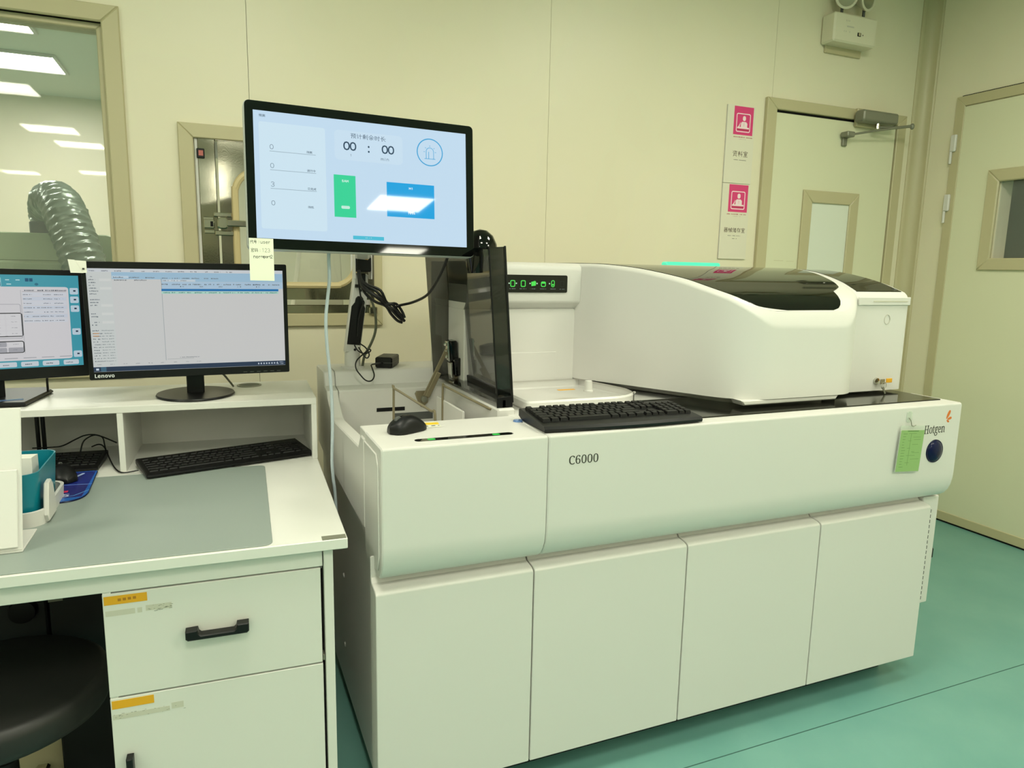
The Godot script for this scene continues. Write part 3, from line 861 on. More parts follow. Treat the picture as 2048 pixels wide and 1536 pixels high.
func cap(b: B, ring: Array, top: Callable, z0: float, z1: float, inl: float, inr: float, lift: float, left = null, right = null) -> void:
	var n := 60
	var rows: Array = []
	for i in n + 1:
		var t := float(i) / n
		var z := lerpf(z0, z1, 1.0 - (1.0 - t) ** 2)
		var x := scan(ring, z)
		var l: float = left.call(z) if left != null else x.x + inl
		var rr: float = right.call(z) if right != null else x.y - inr
		rows.append([V(l, top.call(z) + lift, z), V(rr, top.call(z) + lift, z)])
	for i in n:
		b.quad(rows[i][0], rows[i][1], rows[i + 1][1], rows[i + 1][0], V(0, 1, 0.2))
		if lift > 0.0:
			var d := V(0, -lift, 0)
			b.quad(rows[i][0], rows[i + 1][0], rows[i + 1][0] + d, rows[i][0] + d, V(-1, 0, 0))
			b.quad(rows[i][1], rows[i + 1][1], rows[i + 1][1] + d, rows[i][1] + d, V(1, 0, 0))
	if lift > 0.0: b.quad(rows[n][0], rows[n][1], rows[n][1] + V(0, -lift, 0), rows[n][0] + V(0, -lift, 0), V(0, 0, 1))

func steps(tab: Array, z: float) -> float:
	for i in range(1, tab.size()):
		if z <= tab[i][0]: return lerpf(tab[i - 1][1], tab[i][1], (z - tab[i - 1][0]) / (tab[i][0] - tab[i - 1][0]))
	return tab[-1][1]

func analyzer() -> void:
	var a := thing("chemistry_analyzer", "large white floor standing laboratory analyzer with black glass hoods", "analyzer", V(1.2, 0, -1.9))
	var W: Material = M.white_plastic
	var S: Material = M.white_steel
	part("base_frame", B.new().span(V(0.37, 0, -2.3), V(2.02, 0.10, -1.54), 0.004), M.black_matt, a)
	part("cabinet_body", B.new().span(V(0.335, 0.085, -2.38), V(2.04, 0.70, -1.52)), S, a)
	var fp := pv([-1.505, 0.085, -1.447, 0.085, -1.445, 0.087, -1.445, 0.588, -1.449, 0.594, -1.458, 0.598, -1.488, 0.602, -1.497, 0.612, -1.499, 0.66, -1.505, 0.66])
	for q in [[0.297, 0.6765], [0.680, 1.1225], [1.126, 1.589], [1.5925, 2.050]]:
		part("front_panel", B.new().prism(fp, Transform3D(ZY, V(q[0], 0, 0)), q[1] - q[0], 0.0015), S, a)
	# fascia: flat front that curves under
	var fa := pv([-1.602, 0.925, -1.4375, 0.925, -1.4325, 0.923, -1.430, 0.918, -1.430, 0.705, -1.431, 0.685, -1.435, 0.664, -1.442, 0.646, -1.453, 0.631, -1.467, 0.621, -1.485, 0.616, -1.602, 0.616])
	part("fascia_panel", B.new().prism(fa, Transform3D(ZY, V(0.309, 0, 0)), 0.3905, 0.003), W, a)
	var fascia := part("fascia_panel", B.new().prism(fa, Transform3D(ZY, V(0.7007, 0, 0)), 1.4123, 0.003), W, a)
	part("end_cap", B.new().prism(pv([-1.600, 0.905, -1.470, 0.905, -1.452, 0.88, -1.449, 0.68, -1.466, 0.64, -1.49, 0.632, -1.600, 0.632]), Transform3D(ZY, V(0.3095, 0, 0)), -0.004, 0.002), W, a)
	lettering("model_lettering", "C6000", "Droid Serif", 0.0285, M.ink, at(0.793, 0.8615, -1.4297), fascia)
	lettering("maker_lettering", "Hotgen", "Droid Serif", 0.033, M.ink, Transform3D(Basis.from_scale(V(0.80, 1.08, 1)), V(2.0005, 0.849, -1.4297)), fascia)
	var bf := B.new()
	for q in [[0.0, 0.0, 0.010, 0.030, 0.012, 62.0], [0.004, -0.002, 0.008, 0.020, 0.009, 15.0], [0.002, -0.004, 0.006, 0.013, 0.006, -30.0]]:
		var w := PackedVector2Array()
		for k in 14:
			var g := TAU * k / 14
			w.append(Vector2(q[3] * (0.5 - 0.5 * cos(g)), q[2] * 0.5 * sin(g) * (1.0 - 0.35 * cos(g))).rotated(deg_to_rad(q[5])) + Vector2(2.047 + q[0], 0.878 + q[1]))
		bf.prism(w, at(0, 0, -1.4300), 0.0005)
	part("maker_emblem", bf, M.orange_print, fascia)
	var pb := part("power_button", B.new().ball(V(2.010, 0.780, -1.432), V(0.0335, 0.0345, 0.014), 28), M.navy_plastic, a, 60.0, "glossy navy domed power button")
	part("button_ring", B.new().lathe([Vector2(0.030, 0), Vector2(0.0365, 0), Vector2(0.0355, 0.003), Vector2(0.030, 0.003)], Transform3D(rx(90), V(2.010, 0.780, -1.4305)), 32), M.navy_plastic, pb)
	# left side and the open sample bay
	part("side_panel", B.new().span(V(0.318, 0.045, -2.39), V(0.336, 0.70, -1.507), 0.003), S, a)
	var sd := pv([-1.603, 0.908, -1.603, 0.69, -1.75, 0.688, -2.25, 0.70, -2.40, 0.715, -2.40, 0.970, -2.394, 0.976, -2.245, 0.976, -2.236, 0.970, -2.222, 0.932, -2.170, 0.925, -2.160, 0.905, -2.085, 0.862, -2.06, 0.856, -1.67, 0.874, -1.64, 0.908])
	part("bay_side_wall", B.new().prism(sd, Transform3D(ZY, V(0.305, 0, 0)), 0.034, 0.003), W, a)
	for q in [[0.662, -1.63], [0.565, -1.53], [0.40, -2.0], [0.18, -2.0]]:
		part("cover_screw", B.new().lathe([Vector2(0, 0), Vector2(0.008, 0), Vector2(0.006, 0.003), Vector2(0, 0.004)], Transform3D(rz(90), V(0.318, q[0], q[1])), 12), W, a)
	var rb := pv([-2.40, 0.70, -2.40, 0.976, -2.245, 0.976, -2.236, 0.970, -2.222, 0.931, -2.170, 0.925, -2.165, 0.920, -2.165, 0.70])
	part("rear_block", B.new().prism(rb, Transform3D(ZY, V(0.340, 0, 0)), 0.366), W, a)
	part("block_seam", B.new().box(V(0.53, 0.929, -2.2215), V(0.37, 0.0015, 0.002)), M.tape_residue, a)
	var bay := B.new()
	bay.span(V(0.339, 0.70, -2.165), V(0.70, 0.762, -1.66)); bay.span(V(0.339, 0.62, -1.665), V(0.70, 0.902, -1.645))
	part("sample_bay", bay, W, a)
	part("bay_label", B.new().box(V(0.575, 0.832, -2.1643), V(0.125, 0.024, 0.001)), M.grey_plastic, a)
	part("bay_slot", B.new().box(V(0.50, 0.858, -2.1643), V(0.09, 0.012, 0.001)), M.dark_gap, a)
	var dv := B.new()
	dv.span(V(0.615, 0.76, -2.05), V(0.622, 0.915, -1.80), 0.002); dv.span(V(0.622, 0.76, -2.05), V(0.66, 0.85, -1.92), 0.003)
	part("bay_divider", dv, W, a)
	part("front_deck", B.new().span(V(0.309, 0.895, -1.665), V(0.6995, 0.925, -1.600), 0.0015), W, a)
	part("hinge_beam", B.new().span(V(0.672, 0.70, -2.165), V(0.722, 0.940, -1.682), 0.004), W, a)
	part("counter_body", B.new().span(V(0.7007, 0.62, -2.40), V(2.10, 0.9235, -1.600), 0.002), W, a)
	for q in [[V(0.458, 0.78, -1.95), V(0.459, 0.955, -1.95), V(0.4605, 0.962, -1.945), V(0.494, 0.942, -1.85), V(0.514, 0.930, -1.765), V(0.521, 0.922, -1.748), V(0.521, 0.80, -1.745)], [V(0.613, 0.78, -1.98), V(0.614, 0.950, -1.98), V(0.618, 0.957, -1.972), V(0.642, 0.945, -1.86), V(0.670, 0.931, -1.745), V(0.677, 0.922, -1.728), V(0.678, 0.80, -1.725)]]:
		part("wire_guide", B.new().tube(q, 0.0035, 8, 4), M.brass_grey, a)
	var slot := part("indicator_slot", B.new().prism(rrect(0.236, 0.022, 0.0108), Transform3D(XZ, V(0.5125, 0.9250, -1.4805)), 0.0006), M.black_gloss, a)
	for x in [0.433, 0.588]: part("indicator_light", B.new().prism(rrect(0.018, 0.014, 0.006), Transform3D(XZ, V(x, 0.9254, -1.4805)), 0.0006), M.green_led, slot)
	for q in [[0.692, -1.595, 0.9252], [0.790, -1.753, 0.9237]]:
		part("round_button", B.new().lathe([Vector2(0, 0), Vector2(0.0125, 0), Vector2(0.011, 0.004), Vector2(0, 0.0055)], at(q[0], q[2], q[1]), 20), M.blue_button, a, 38.0, "small round blue button")
	var st := canvas(128, 96, Color(0.86, 0.86, 0.80))
	fill(st, 4, 14, 124, 52, Color(0.90, 0.76, 0.18)); fill(st, 22, 66, 44, 76, Color(0.1, 0.1, 0.1)); fill(st, 66, 64, 92, 74, Color(0.1, 0.1, 0.1)); fill(st, 110, 64, 118, 72, Color(0.1, 0.1, 0.1))
	var sb := B.new()
	sb.uvquad(V(0.452, 0.9256, -1.658), V(0.500, 0.9256, -1.655), V(0.492, 0.9256, -1.592), V(0.444, 0.9256, -1.595), Vector3.UP)
	part("warning_sticker", sb, pictured("sticker_print", st, 0.5), a)
	# smoked lid, open, with its hinge and stay
	var L := Transform3D(rz(4.2), V(0.722, 0.955, -1.95))
	var lid := part("bay_lid", B.new().box(V(-0.002, 0.203, 0), V(0.004, 0.406, 0.50), 0.0, L), M.smoked_acrylic, a, 38.0, "open smoked acrylic lid")
	for q in [[V(-0.024, 0.203, 0.248), V(0.044, 0.406, 0.004)], [V(-0.037, 0.203, -0.248), V(0.070, 0.406, 0.004)]]:
		part("lid_rim", B.new().box(q[0], q[1], 0.0, L), M.smoked_acrylic, lid)
	for y in [0.002, 0.402]: part("lid_rim", B.new().prism(pv([-0.002, -0.246, -0.072, -0.246, -0.046, 0.246, -0.002, 0.246]), L * Transform3D(XZ, V(0, y, 0)), 0.004), M.smoked_acrylic, lid)
	var le := B.new()
	le.box(V(-0.007, 0.012, 0), V(0.006, 0.022, 0.488), 0.001, L)
	le.box(V(-0.044, 0.203, 0.249), V(0.004, 0.406, 0.004), 0.001, L)
	le.box(V(-0.002, 0.203, 0.2515), V(0.006, 0.410, 0.003), 0.001, L)
	le.box(V(-0.024, 0.001, 0.249), V(0.044, 0.03, 0.006), 0.001, L)
	part("lid_edging", le, M.black_plastic, lid)
	var dm := B.new()
	dm.lathe([Vector2(0.0, -0.05), Vector2(0.038, -0.05), Vector2(0.042, -0.01), Vector2(0.040, 0.02), Vector2(0.032, 0.042), Vector2(0.018, 0.056), Vector2(0, 0.061)], L * at(0.018, 0.392, 0.02) * Transform3D(Basis.from_scale(V(1.15, 1.1, 1.15)), V0), 28)
	part("lid_dome", dm, M.black_gloss, lid, 60.0, "glossy black domed grip on the lid")
	var hb := B.new()
	hb.box(V(-0.03, 0.095, -0.165), V(0.022, 0.062, 0.05), 0.003, L); hb.box(V(-0.022, 0.045, -0.15), V(0.030, 0.055, 0.055), 0.003, L)
	part("lid_hinge", hb, M.black_gloss, lid)
	var hc := B.new()
	hc.box(V(-0.045, 0.095, -0.165), V(0.006, 0.062, 0.030), 0.001, L); hc.box(V(-0.043, 0.035, -0.15), V(0.008, 0.05, 0.035), 0.002, L)
	for y in [0.075, 0.095, 0.115]: hc.ball(L * V(-0.05, y, -0.165), V(0.006, 0.006, 0.006), 8)
	part("hinge_plate", hc, M.chrome, lid)
	for z in [-2.115, -1.715]:
		var hk := B.new()
		hk.prism(rrect(0.034, 0.045, 0.010), Transform3D(ZY, V(0.690, 0.948, z)), 0.012, 0.002)
		part("hinge_lug", hk, M.brass_grey, a)
	var sy := B.new()
	var sa := V(0.668, 1.052, -2.115)
	var sb2 := V(0.604, 0.900, -2.145)
	var ydir := (sa - sb2).normalized()
	var bas := Basis(ydir.cross(Vector3.BACK).normalized(), ydir, Vector3.BACK).orthonormalized()
	sy.box(V(0, (sa - sb2).length() / 2, 0.004), V(0.012, (sa - sb2).length(), 0.004), 0.001, Transform3D(bas, sb2))
	sy.box(V(0.008, 0.045, 0.008), V(0.016, 0.088, 0.006), 0.002, Transform3D(bas, sb2))
	part("lid_stay", sy, M.brass_grey, a)
	part("stay_bracket", B.new().prism(pv([0.577, 0.905, 0.582, 0.913, 0.616, 0.913, 0.622, 0.905, 0.618, 0.875, 0.604, 0.862, 0.596, 0.862, 0.588, 0.875]), at(0, 0, -2.165), 0.012, 0.002), M.brass_grey, a)
	part("pivot_bolt", B.new().lathe([Vector2(0, 0), Vector2(0.011, 0), Vector2(0.010, 0.01), Vector2(0, 0.012)], Transform3D(rx(90), V(0.604, 0.888, -2.152)), 16), M.grey_metal, a)
	# deck behind the keyboard
	part("steel_plate", B.new().span(V(1.13, 0.9236, -1.74), V(2.086, 0.9285, -1.483), 0.001), M.dark_steel_plate, a)
	var tp := plan([[0.765, -2.04, 0.0], [1.10, -2.04, 0.0], [1.158, -1.79, 0.06], [1.10, -1.70, 0.08], [0.765, -1.70, 0.02]])
	part("reagent_tray", B.new().prism(tp, Transform3D(XZ, V(0, 0.9237, 0)), 0.028, 0.005), W, a)
	part("tray_label", B.new().box(V(0.955, 0.9521, -1.845), V(0.055, 0.0008, 0.014)), M.yellow_tape, a)
	# display housing
	part("display_housing", B.new().span(V(0.700, 0.9236, -2.40), V(1.082, 1.180, -2.043), 0.003), W, a)
	var ov := pv([-2.40, 1.178, -2.052, 1.178, -2.030, 1.196, -2.022, 1.208, -2.020, 1.30, -2.024, 1.314, -2.036, 1.322, -2.06, 1.3255, -2.40, 1.3255])
	part("display_brow", B.new().prism(ov, Transform3D(ZY, V(0.700, 0, 0)), 0.388, 0.002), W, a)
	part("access_cover", B.new().span(V(0.76, 0.940, -2.045), V(1.016, 1.042, -2.0415), 0.001), W, a)
	var gi := canvas(640, 160, Color(0.010, 0.012, 0.012))
	var gr := Color(0.33, 0.95, 0.36)
	var lw := Color(0.80, 0.95, 0.80)
	var rng := RandomNumberGenerator.new()
	rng.seed = 3
	for q in [[68, 0], [176, 1], [284, 2], [388, 3], [490, 4]]:
		var x: float = q[0]
		match q[1]:
			0, 1: rline(gi, x - 21, 50, x + 21, 108, 10, 9, gr)
			2: blob(gi, pv([x - 26, 62, x + 14, 50, x + 26, 60, x + 24, 98, x - 22, 104]), gr)
			3:
				rline(gi, x - 22, 60, x + 22, 106, 12, 9, gr); fill(gi, x - 18, 62, x + 18, 78, gr)
			4: rline(gi, x - 15, 46, x + 15, 108, 13, 8, gr); 
		if q[1] == 4: fill(gi, x - 8, 80, x + 8, 96, gr)
		if q[1] in [0, 2, 4]: rfill(gi, x - 44, 70, x - 30, 84, 6, lw)
		if q[1] in [0, 2]: rfill(gi, x + 30, 70, x + 44, 84, 6, lw)
		dashes(gi, x - 34, 128, 66, 7, Color(0.5, 0.55, 0.52), rng)
	rline(gi, 572, 52, 608, 108, 6, 5, Color(0.10, 0.13, 0.11)); dashes(gi, 558, 130, 62, 6, Color(0.5, 0.55, 0.52), rng)
	var dp := part("status_display", B.new().prism(rrect(0.214, 0.054, 0.005), at(0.930, 1.2595, -2.0208), 0.003, 0.001), M.black_gloss, a, 38.0, "black status display with green icons")
	var df := B.new()
	df.uvquad(V(0.826, 1.284, -2.0172), V(1.034, 1.284, -2.0172), V(1.034, 1.235, -2.0172), V(0.826, 1.235, -2.0172), V(0, 0, 1))
	part("display_screen", df, pictured("icon_screen", gi, 0.15, 0.9), dp)
	# main hood
	var ho := B.new()
	var outline := plan([[1.075, -2.40, 0.0], [1.075, -2.05, 0.0], [1.350, -1.532, 0.11], [1.748, -1.530, 0.045], [1.852, -1.630, 0.03], [1.945, -1.95, 0.05], [1.945, -2.40, 0.0]])
	var top := func(z): return ytop(z)
	var rim := shell(ho, outline, 0.953, top, -1.53)
	var hood := part("main_hood", ho, W, a, 50.0)
	var gl := B.new()
	var gright := [[-2.3, 1.915], [-1.95, 1.905], [-1.80, 1.868], [-1.70, 1.832], [-1.668, 1.815], [-1.652, 1.79], [-1.630, 1.752], [-1.60, 1.738], [-1.575, 1.725], [-1.562, 1.712], [-1.5545, 1.698], [-1.550, 1.675]]
	var rimf := func(z): return scan(rim, clampf(z, -2.38, -1.5472)).x + 0.004 + 0.06 * clampf((z + 1.562) / 0.012, 0.0, 1.0) ** 2
	cap(gl, rim, top, -2.27, -1.550, 0, 0, 0.0015, rimf, func(z): return steps(gright, z))
	part("hood_glass", gl, M.black_gloss, hood, 60.0, "glossy black curved glass")
	var lip := B.new()
	lip.prism(pv([1.356, 0.9385, 1.70, 0.9385, 1.712, 0.953, 1.345, 0.953]), at(0, 0, -1.585), 0.05, 0.003)
	part("hood_grip", lip, W, hood)
	var sk := B.new()
	sk.prism(B.inset(outline, 0.075), Transform3D(XZ, V(0, 0.9287, 0)), 0.026)
	part("hood_plinth", sk, W, a)
	var nt := B.new()
	nt.prism(pv([0, 0.953, 0.26, 0.953, 0.262, 0.985, 0.25, 0.997, 0.0, 1.0]), Transform3D(Basis(V(0.4693, 0, 0.8830), V(0, 1, 0), V(0.8830, 0, -0.4693)), V(1.105, 0, -1.998)), 0.004, 0.002)
	part("side_recess", nt, W, hood)
	# right hand module
	var bo := B.new()
	var o2 := plan([[1.79, -2.40, 0.0], [1.79, -1.620, 0.0], [2.082, -1.620, 0.022], [2.082, -2.40, 0.0]])
	var top2 := func(z): return ytop(z) - 840.0 * maxf(0.0, z + 1.648) ** 3 - 0.003
	var rim2 := shell(bo, o2, 0.938, top2, -1.62)
	var box2 := part("reagent_module", bo, W, a, 50.0)
	var g2 := B.new()
	cap(g2, rim2, top2, -2.27, -1.640, 0, 0.006, 0.0015, func(z): return maxf(1.80, scan(rim, clampf(z, -2.38, -1.56)).y + 0.026))
	part("module_glass", g2, M.black_gloss, box2, 60.0, "glossy black curved glass")
	part("module_plinth", B.new().span(V(1.83, 0.9287, -2.38), V(2.05, 0.94, -1.69)), W, a)
	var gp := B.new()
	gp.box(V(1.962, 1.226, -1.6185), V(0.228, 0.026, 0.006), 0.002)
	var grip := part("module_grip", gp, W, box2)
	part("grip_groove", B.new().box(V(1.985, 1.2255, -1.6153), V(0.15, 0.0045, 0.001)), M.tape_residue, grip)
	part("port_ring", B.new().lathe([Vector2(0.0115, 0), Vector2(0.0128, 0), Vector2(0.0128, 0.0008), Vector2(0.0115, 0.0008)], Transform3D(rx(90) * Basis.from_scale(V(1, 1, 1.25)), V(1.982, 1.168, -1.6195)), 24), M.tape_residue, box2)
	part("cam_lock", B.new().lathe([Vector2(0, 0), Vector2(0.011, 0), Vector2(0.010, 0.006), Vector2(0, 0.007)], Transform3D(rx(90), V(1.960, 0.970, -1.6195)), 20), M.chrome, box2)
	part("beacon_light", B.new().prism(rrect(0.262, 0.020, 0.009), at(1.762, 1.3335, -2.375), 0.035, 0.004), M.green_light, a, 38.0, "glowing green status bar")
	# right side vent cover
	var vent := part("side_cover", B.new().span(V(2.055, 0.245, -2.30), V(2.128, 0.612, -1.478), 0.003), S, a)
	var vs := B.new()
	for i in 18: vs.box(V(2.0945, 0.265 + i * 0.0175, -1.4775), V(0.003, 0.011, 0.002))
	part("vent_slots", vs, M.dark_gap, vent)
	part("mains_switch", B.new().box(V(2.136, 0.41, -1.50), V(0.018, 0.036, 0.03), 0.004), M.black_plastic, vent)

# ================================================================ what stands on or hangs from the analyzer
const ROWS := [  # key widths in units; negative numbers are gaps
	[0.0, [1, -1, 1, 1, 1, 1, -0.5, 1, 1, 1, 1, -0.5, 1, 1, 1, 1, -0.25, 1, 1, 1]],
	[1.25, [1, 1, 1, 1, 1, 1, 1, 1, 1, 1, 1, 1, 1, 2, -0.25, 1, 1, 1, -0.25, 1, 1, 1, 1]],
	[2.25, [1.5, 1, 1, 1, 1, 1, 1, 1, 1, 1, 1, 1, 1, 1.5, -0.25, 1, 1, 1, -0.25, 1, 1, 1, 1]],
	[3.25, [1.75, 1, 1, 1, 1, 1, 1, 1, 1, 1, 1, 1, 2.25, -3.5, 1, 1, 1, -0.001, 1]],
	[4.25, [2.25, 1, 1, 1, 1, 1, 1, 1, 1, 1, 1, 2.75, -1.25, 1, -1.25, 1, 1, 1, 1]],
	[5.25, [1.25, 1.25, 1.25, 6.25, 1.25, 1.25, 1.25, 1.25, -0.25, 1, 1, 1, -0.25, 2, 1, 1]],
]
var key_meshes := {}
func key_mesh(w: float, u: float, h: float) -> ArrayMesh:
	var id := "%.3f %.4f %.4f" % [w, u, h]
	if not key_meshes.has(id):
		var b := B.new()
		var x := w * u / 2 - 0.0008
		var z := u / 2 - 0.0008
		var lo := [V(-x, 0, -z), V(x, 0, -z), V(x, 0, z), V(-x, 0, z)]
		var hi := [V(-x + 0.0022, h, -z + 0.0012), V(x - 0.0022, h, -z + 0.0012), V(x - 0.0022, h * 0.96, z - 0.0028), V(-x + 0.0022, h * 0.96, z - 0.0028)]
		b.skin([lo, hi], func(m): return V(m.x / x, 0, m.z / z))
		b.quad(hi[0], hi[1], hi[2], hi[3], Vector3.UP)
		key_meshes[id] = b.mesh(V0, 20.0)
	return key_meshes[id]

func keyboard(label: String, t: Transform3D, w: float, d: float, front: float, back: float, keyh: float, curved: bool) -> Node3D:
	var k := thing("keyboard", label, "keyboard", t.origin, t.basis, "full size black keyboards")
	orgs[k] = V0
	var pr := PackedVector2Array()
	for q in [[d / 2, 0.003], [d / 2 + 0.002, front * 0.6], [d / 2 - 0.004, front], [-d / 2 + 0.006, back], [-d / 2, back - 0.003], [-d / 2, back * 0.35], [-d / 2 + 0.02, 0.003]]: pr.append(Vector2(q[0], q[1]))
	var body := B.new()
	if curved:  # the front edge bows out in the middle
		var rings: Array = []
		for i in 25:
			var f := i / 24.0
			var bow := 0.010 * sin(PI * f)
			var ring: Array = []
			for q in pr: ring.append(V(lerpf(-w / 2, w / 2, f), q.y, q.x + (bow if q.x > 0 else 0.0)))
			rings.append(ring)
		body.skin(rings, func(m): return V(0, (m.y - (front + back) / 4) * 3.0, m.z))
		for e in [0, 24]:
			var c := V0
			for q in rings[e]: c += q / rings[e].size()
			for i in pr.size(): body.tri(c, rings[e][i], rings[e][(i + 1) % pr.size()], V(e - 12, 0, 0))
	else:
		body.prism(pr, Transform3D(ZY, V(-w / 2, 0, 0)), w, 0.002)
	part("case", body, M.black_plastic, k)
	var u: float = (w - 0.016) / 22.6
	var tilt := atan2(back - front, d - 0.01)
	var z0 := -d / 2 + 0.012
	for row in ROWS:
		var x := -w / 2 + 0.010
		for s in row[1]:
			if s > 0:
				var o := inst("key", key_mesh(s, u, keyh), M.key_plastic, k)
				var z: float = z0 + (row[0] + 0.5) * u
				o.transform = Transform3D(rx(rad_to_deg(tilt)), V(x + s * u / 2, lerpf(back, front, clampf((z + d / 2) / d, 0, 1)) - 0.002, z))
			x += absf(s) * u
	return k

func mouse(label: String, t: Transform3D, len: float) -> void:
	var m := thing("mouse", label, "mouse", t.origin, t.basis, "black computer mice")
	orgs[m] = V0
	var rings: Array = []
	var base: Array = []
	for i in 15:
		var f := i / 14.0
		var z := lerpf(-len / 2, len / 2, f)
		var hw: float = 0.031 * sqrt(maxf(0.0004, 1.0 - (absf(f - 0.5) * 2.0) ** 3.2)) * (1.0 - 0.10 * sin(PI * f))
		var hh: float = 0.004 + 0.034 * pow(maxf(0.0, sin(PI * clampf(f * 0.88 + 0.10, 0, 1))), 0.8)
		var ring: Array = []
		for k in 21:
			var a := PI * k / 20
			ring.append(V(-cos(a) * hw, 0.002 + sin(a) ** 0.75 * hh, z))
		rings.append(ring)
	var b := B.new()
	b.skin(rings, func(q): return V(q.x, q.y + 0.01, q.z * 0.15), false)
	for e in [0, 14]:
		for k in 20: b.tri(V(0, 0.002, rings[e][0].z), rings[e][k], rings[e][k + 1], V(0, 0, e - 7))
	for i in 14: b.quad(rings[i][0], rings[i][20], rings[i + 1][20], rings[i + 1][0], V(0, -1, 0))
	part("shell", b, M.black_plastic, m, 60.0)
	part("scroll_wheel", B.new().lathe([Vector2(0, -0.004), Vector2(0.009, -0.004), Vector2(0.010, 0), Vector2(0.009, 0.004), Vector2(0, 0.004)], Transform3D(rz(90), V(0, 0.030, -len * 0.26)), 14), M.grey_plastic, m)
	var g := B.new()
	g.box(V(0, 0.0375, -len * 0.08), V(0.0012, 0.004, len * 0.22))
	part("button_seam", g, M.dark_gap, m)

func touch_image() -> Image:
	var w := 1280.0
	var h := 720.0
	var im := canvas(1280, 720, Color(0.80, 0.905, 0.985))
	var rng := RandomNumberGenerator.new()
	rng.seed = 21
	rfill(im, 0.022 * w, 0.085 * h, 0.311 * w, 0.922 * h, 12, Color(0.845, 0.94, 0.995))
	rfill(im, 0.352 * w, 0.083 * h, 0.676 * w, 0.325 * h, 26, Color(0.825, 0.92, 0.99))
	var ink := Color(0.42, 0.49, 0.55)
	write(im, "预测", 0.024 * w, 0.026 * h, 17, 1.6, ink, 1.1)
	var y := [0.278, 0.425, 0.571, 0.719]
	var n := ["0", "0", "3", "0"]
	var tx := ["待测", "进行中", "已完成", "待机"]
	for i in 4:
		write(im, n[i], 0.063 * w, (y[i] - 0.024) * h, 30, 2.2, ink)
		if i < 3: seg(im, Vector2(0.066 * w, (y[i] + 0.031) * h), Vector2(0.266 * w, (y[i] + 0.031) * h), 1.8, Color(0.50, 0.57, 0.62))
		write(im, tx[i], 0.226 * w, (y[i] + 0.002) * h, 16, 1.5, ink, 1.05)
	write(im, "预计剩余时长", 0.427 * w, 0.098 * h, 34, 2.2, Color(0.35, 0.42, 0.50), 1.06)
	var bold := Color(0.20, 0.29, 0.38)
	for x in [0.391, 0.421, 0.572, 0.602]: write(im, "0", x * w - 4, 0.172 * h, 52, 7.5, bold)
	rfill(im, 0.508 * w, 0.192 * h, 0.516 * w, 0.207 * h, 4, bold); rfill(im, 0.508 * w, 0.232 * h, 0.516 * w, 0.247 * h, 4, bold)
	write(im, "min", 0.568 * w, 0.272 * h, 22, 2.0, ink, 0.75)
	write(im, "1", 0.422 * w, 0.272 * h, 14, 1.6, ink)
	var bl := Color(0.25, 0.66, 0.88)
	var c := Vector2(0.813 * w, 0.193 * h)
	var ring: Array = []
	for k in 49: ring.append(c + Vector2(cos(TAU * k / 48), sin(TAU * k / 48)) * 82)
	poly(im, ring, 6, bl)
	var dome: Array = [c + Vector2(-24, 38)]
	for k in 13: dome.append(c + Vector2(-24 * cos(PI * k / 12), -4 - 24 * sin(PI * k / 12)))
	dome.append(c + Vector2(24, 38))
	poly(im, dome, 3, bl)
	seg(im, c + Vector2(-34, 40), c + Vector2(34, 40), 3, bl); seg(im, c + Vector2(-8, 38), c + Vector2(-8, -2), 3, bl)
	for q in [[0, -42, 0, -36], [-30, -28, -25, -24], [30, -28, 25, -24], [-40, -2, -33, -2], [40, -2, 33, -2]]: seg(im, c + Vector2(q[0], q[1]), c + Vector2(q[2], q[3]), 2.5, bl)
	fill(im, 0.346 * w, 0.450 * h, 0.447 * w, 0.797 * h, Color(0.24, 0.87, 0.63))
	write(im, "SAM", 0.381 * w, 0.488 * h, 14, 3.4, Color(0.85, 0.98, 0.92), 1.0)
	rfill(im, 0.377 * w, 0.701 * h, 0.417 * w, 0.726 * h, 7, Color(0.80, 0.97, 0.90))
	fill(im, 0.595 * w, 0.477 * h, 0.833 * w, 0.768 * h, Color(0.13, 0.67, 0.92))
	write(im, "M1", 0.704 * w, 0.508 * h, 14, 3.0, Color(0.95, 0.98, 1.0), 1.0)
	write(im, "待机", 0.698 * w, 0.708 * h, 22, 3.6, Color(0.95, 0.98, 1.0), 1.0)
	fill(im, 0.429 * w, 0.945 * h, 0.577 * w, 0.976 * h, Color(0.32, 0.78, 0.88))
	dashes(im, 0.488 * w, 0.955 * h, 0.03 * w, 6, Color(0.62, 0.9, 0.95), rng)
	return im

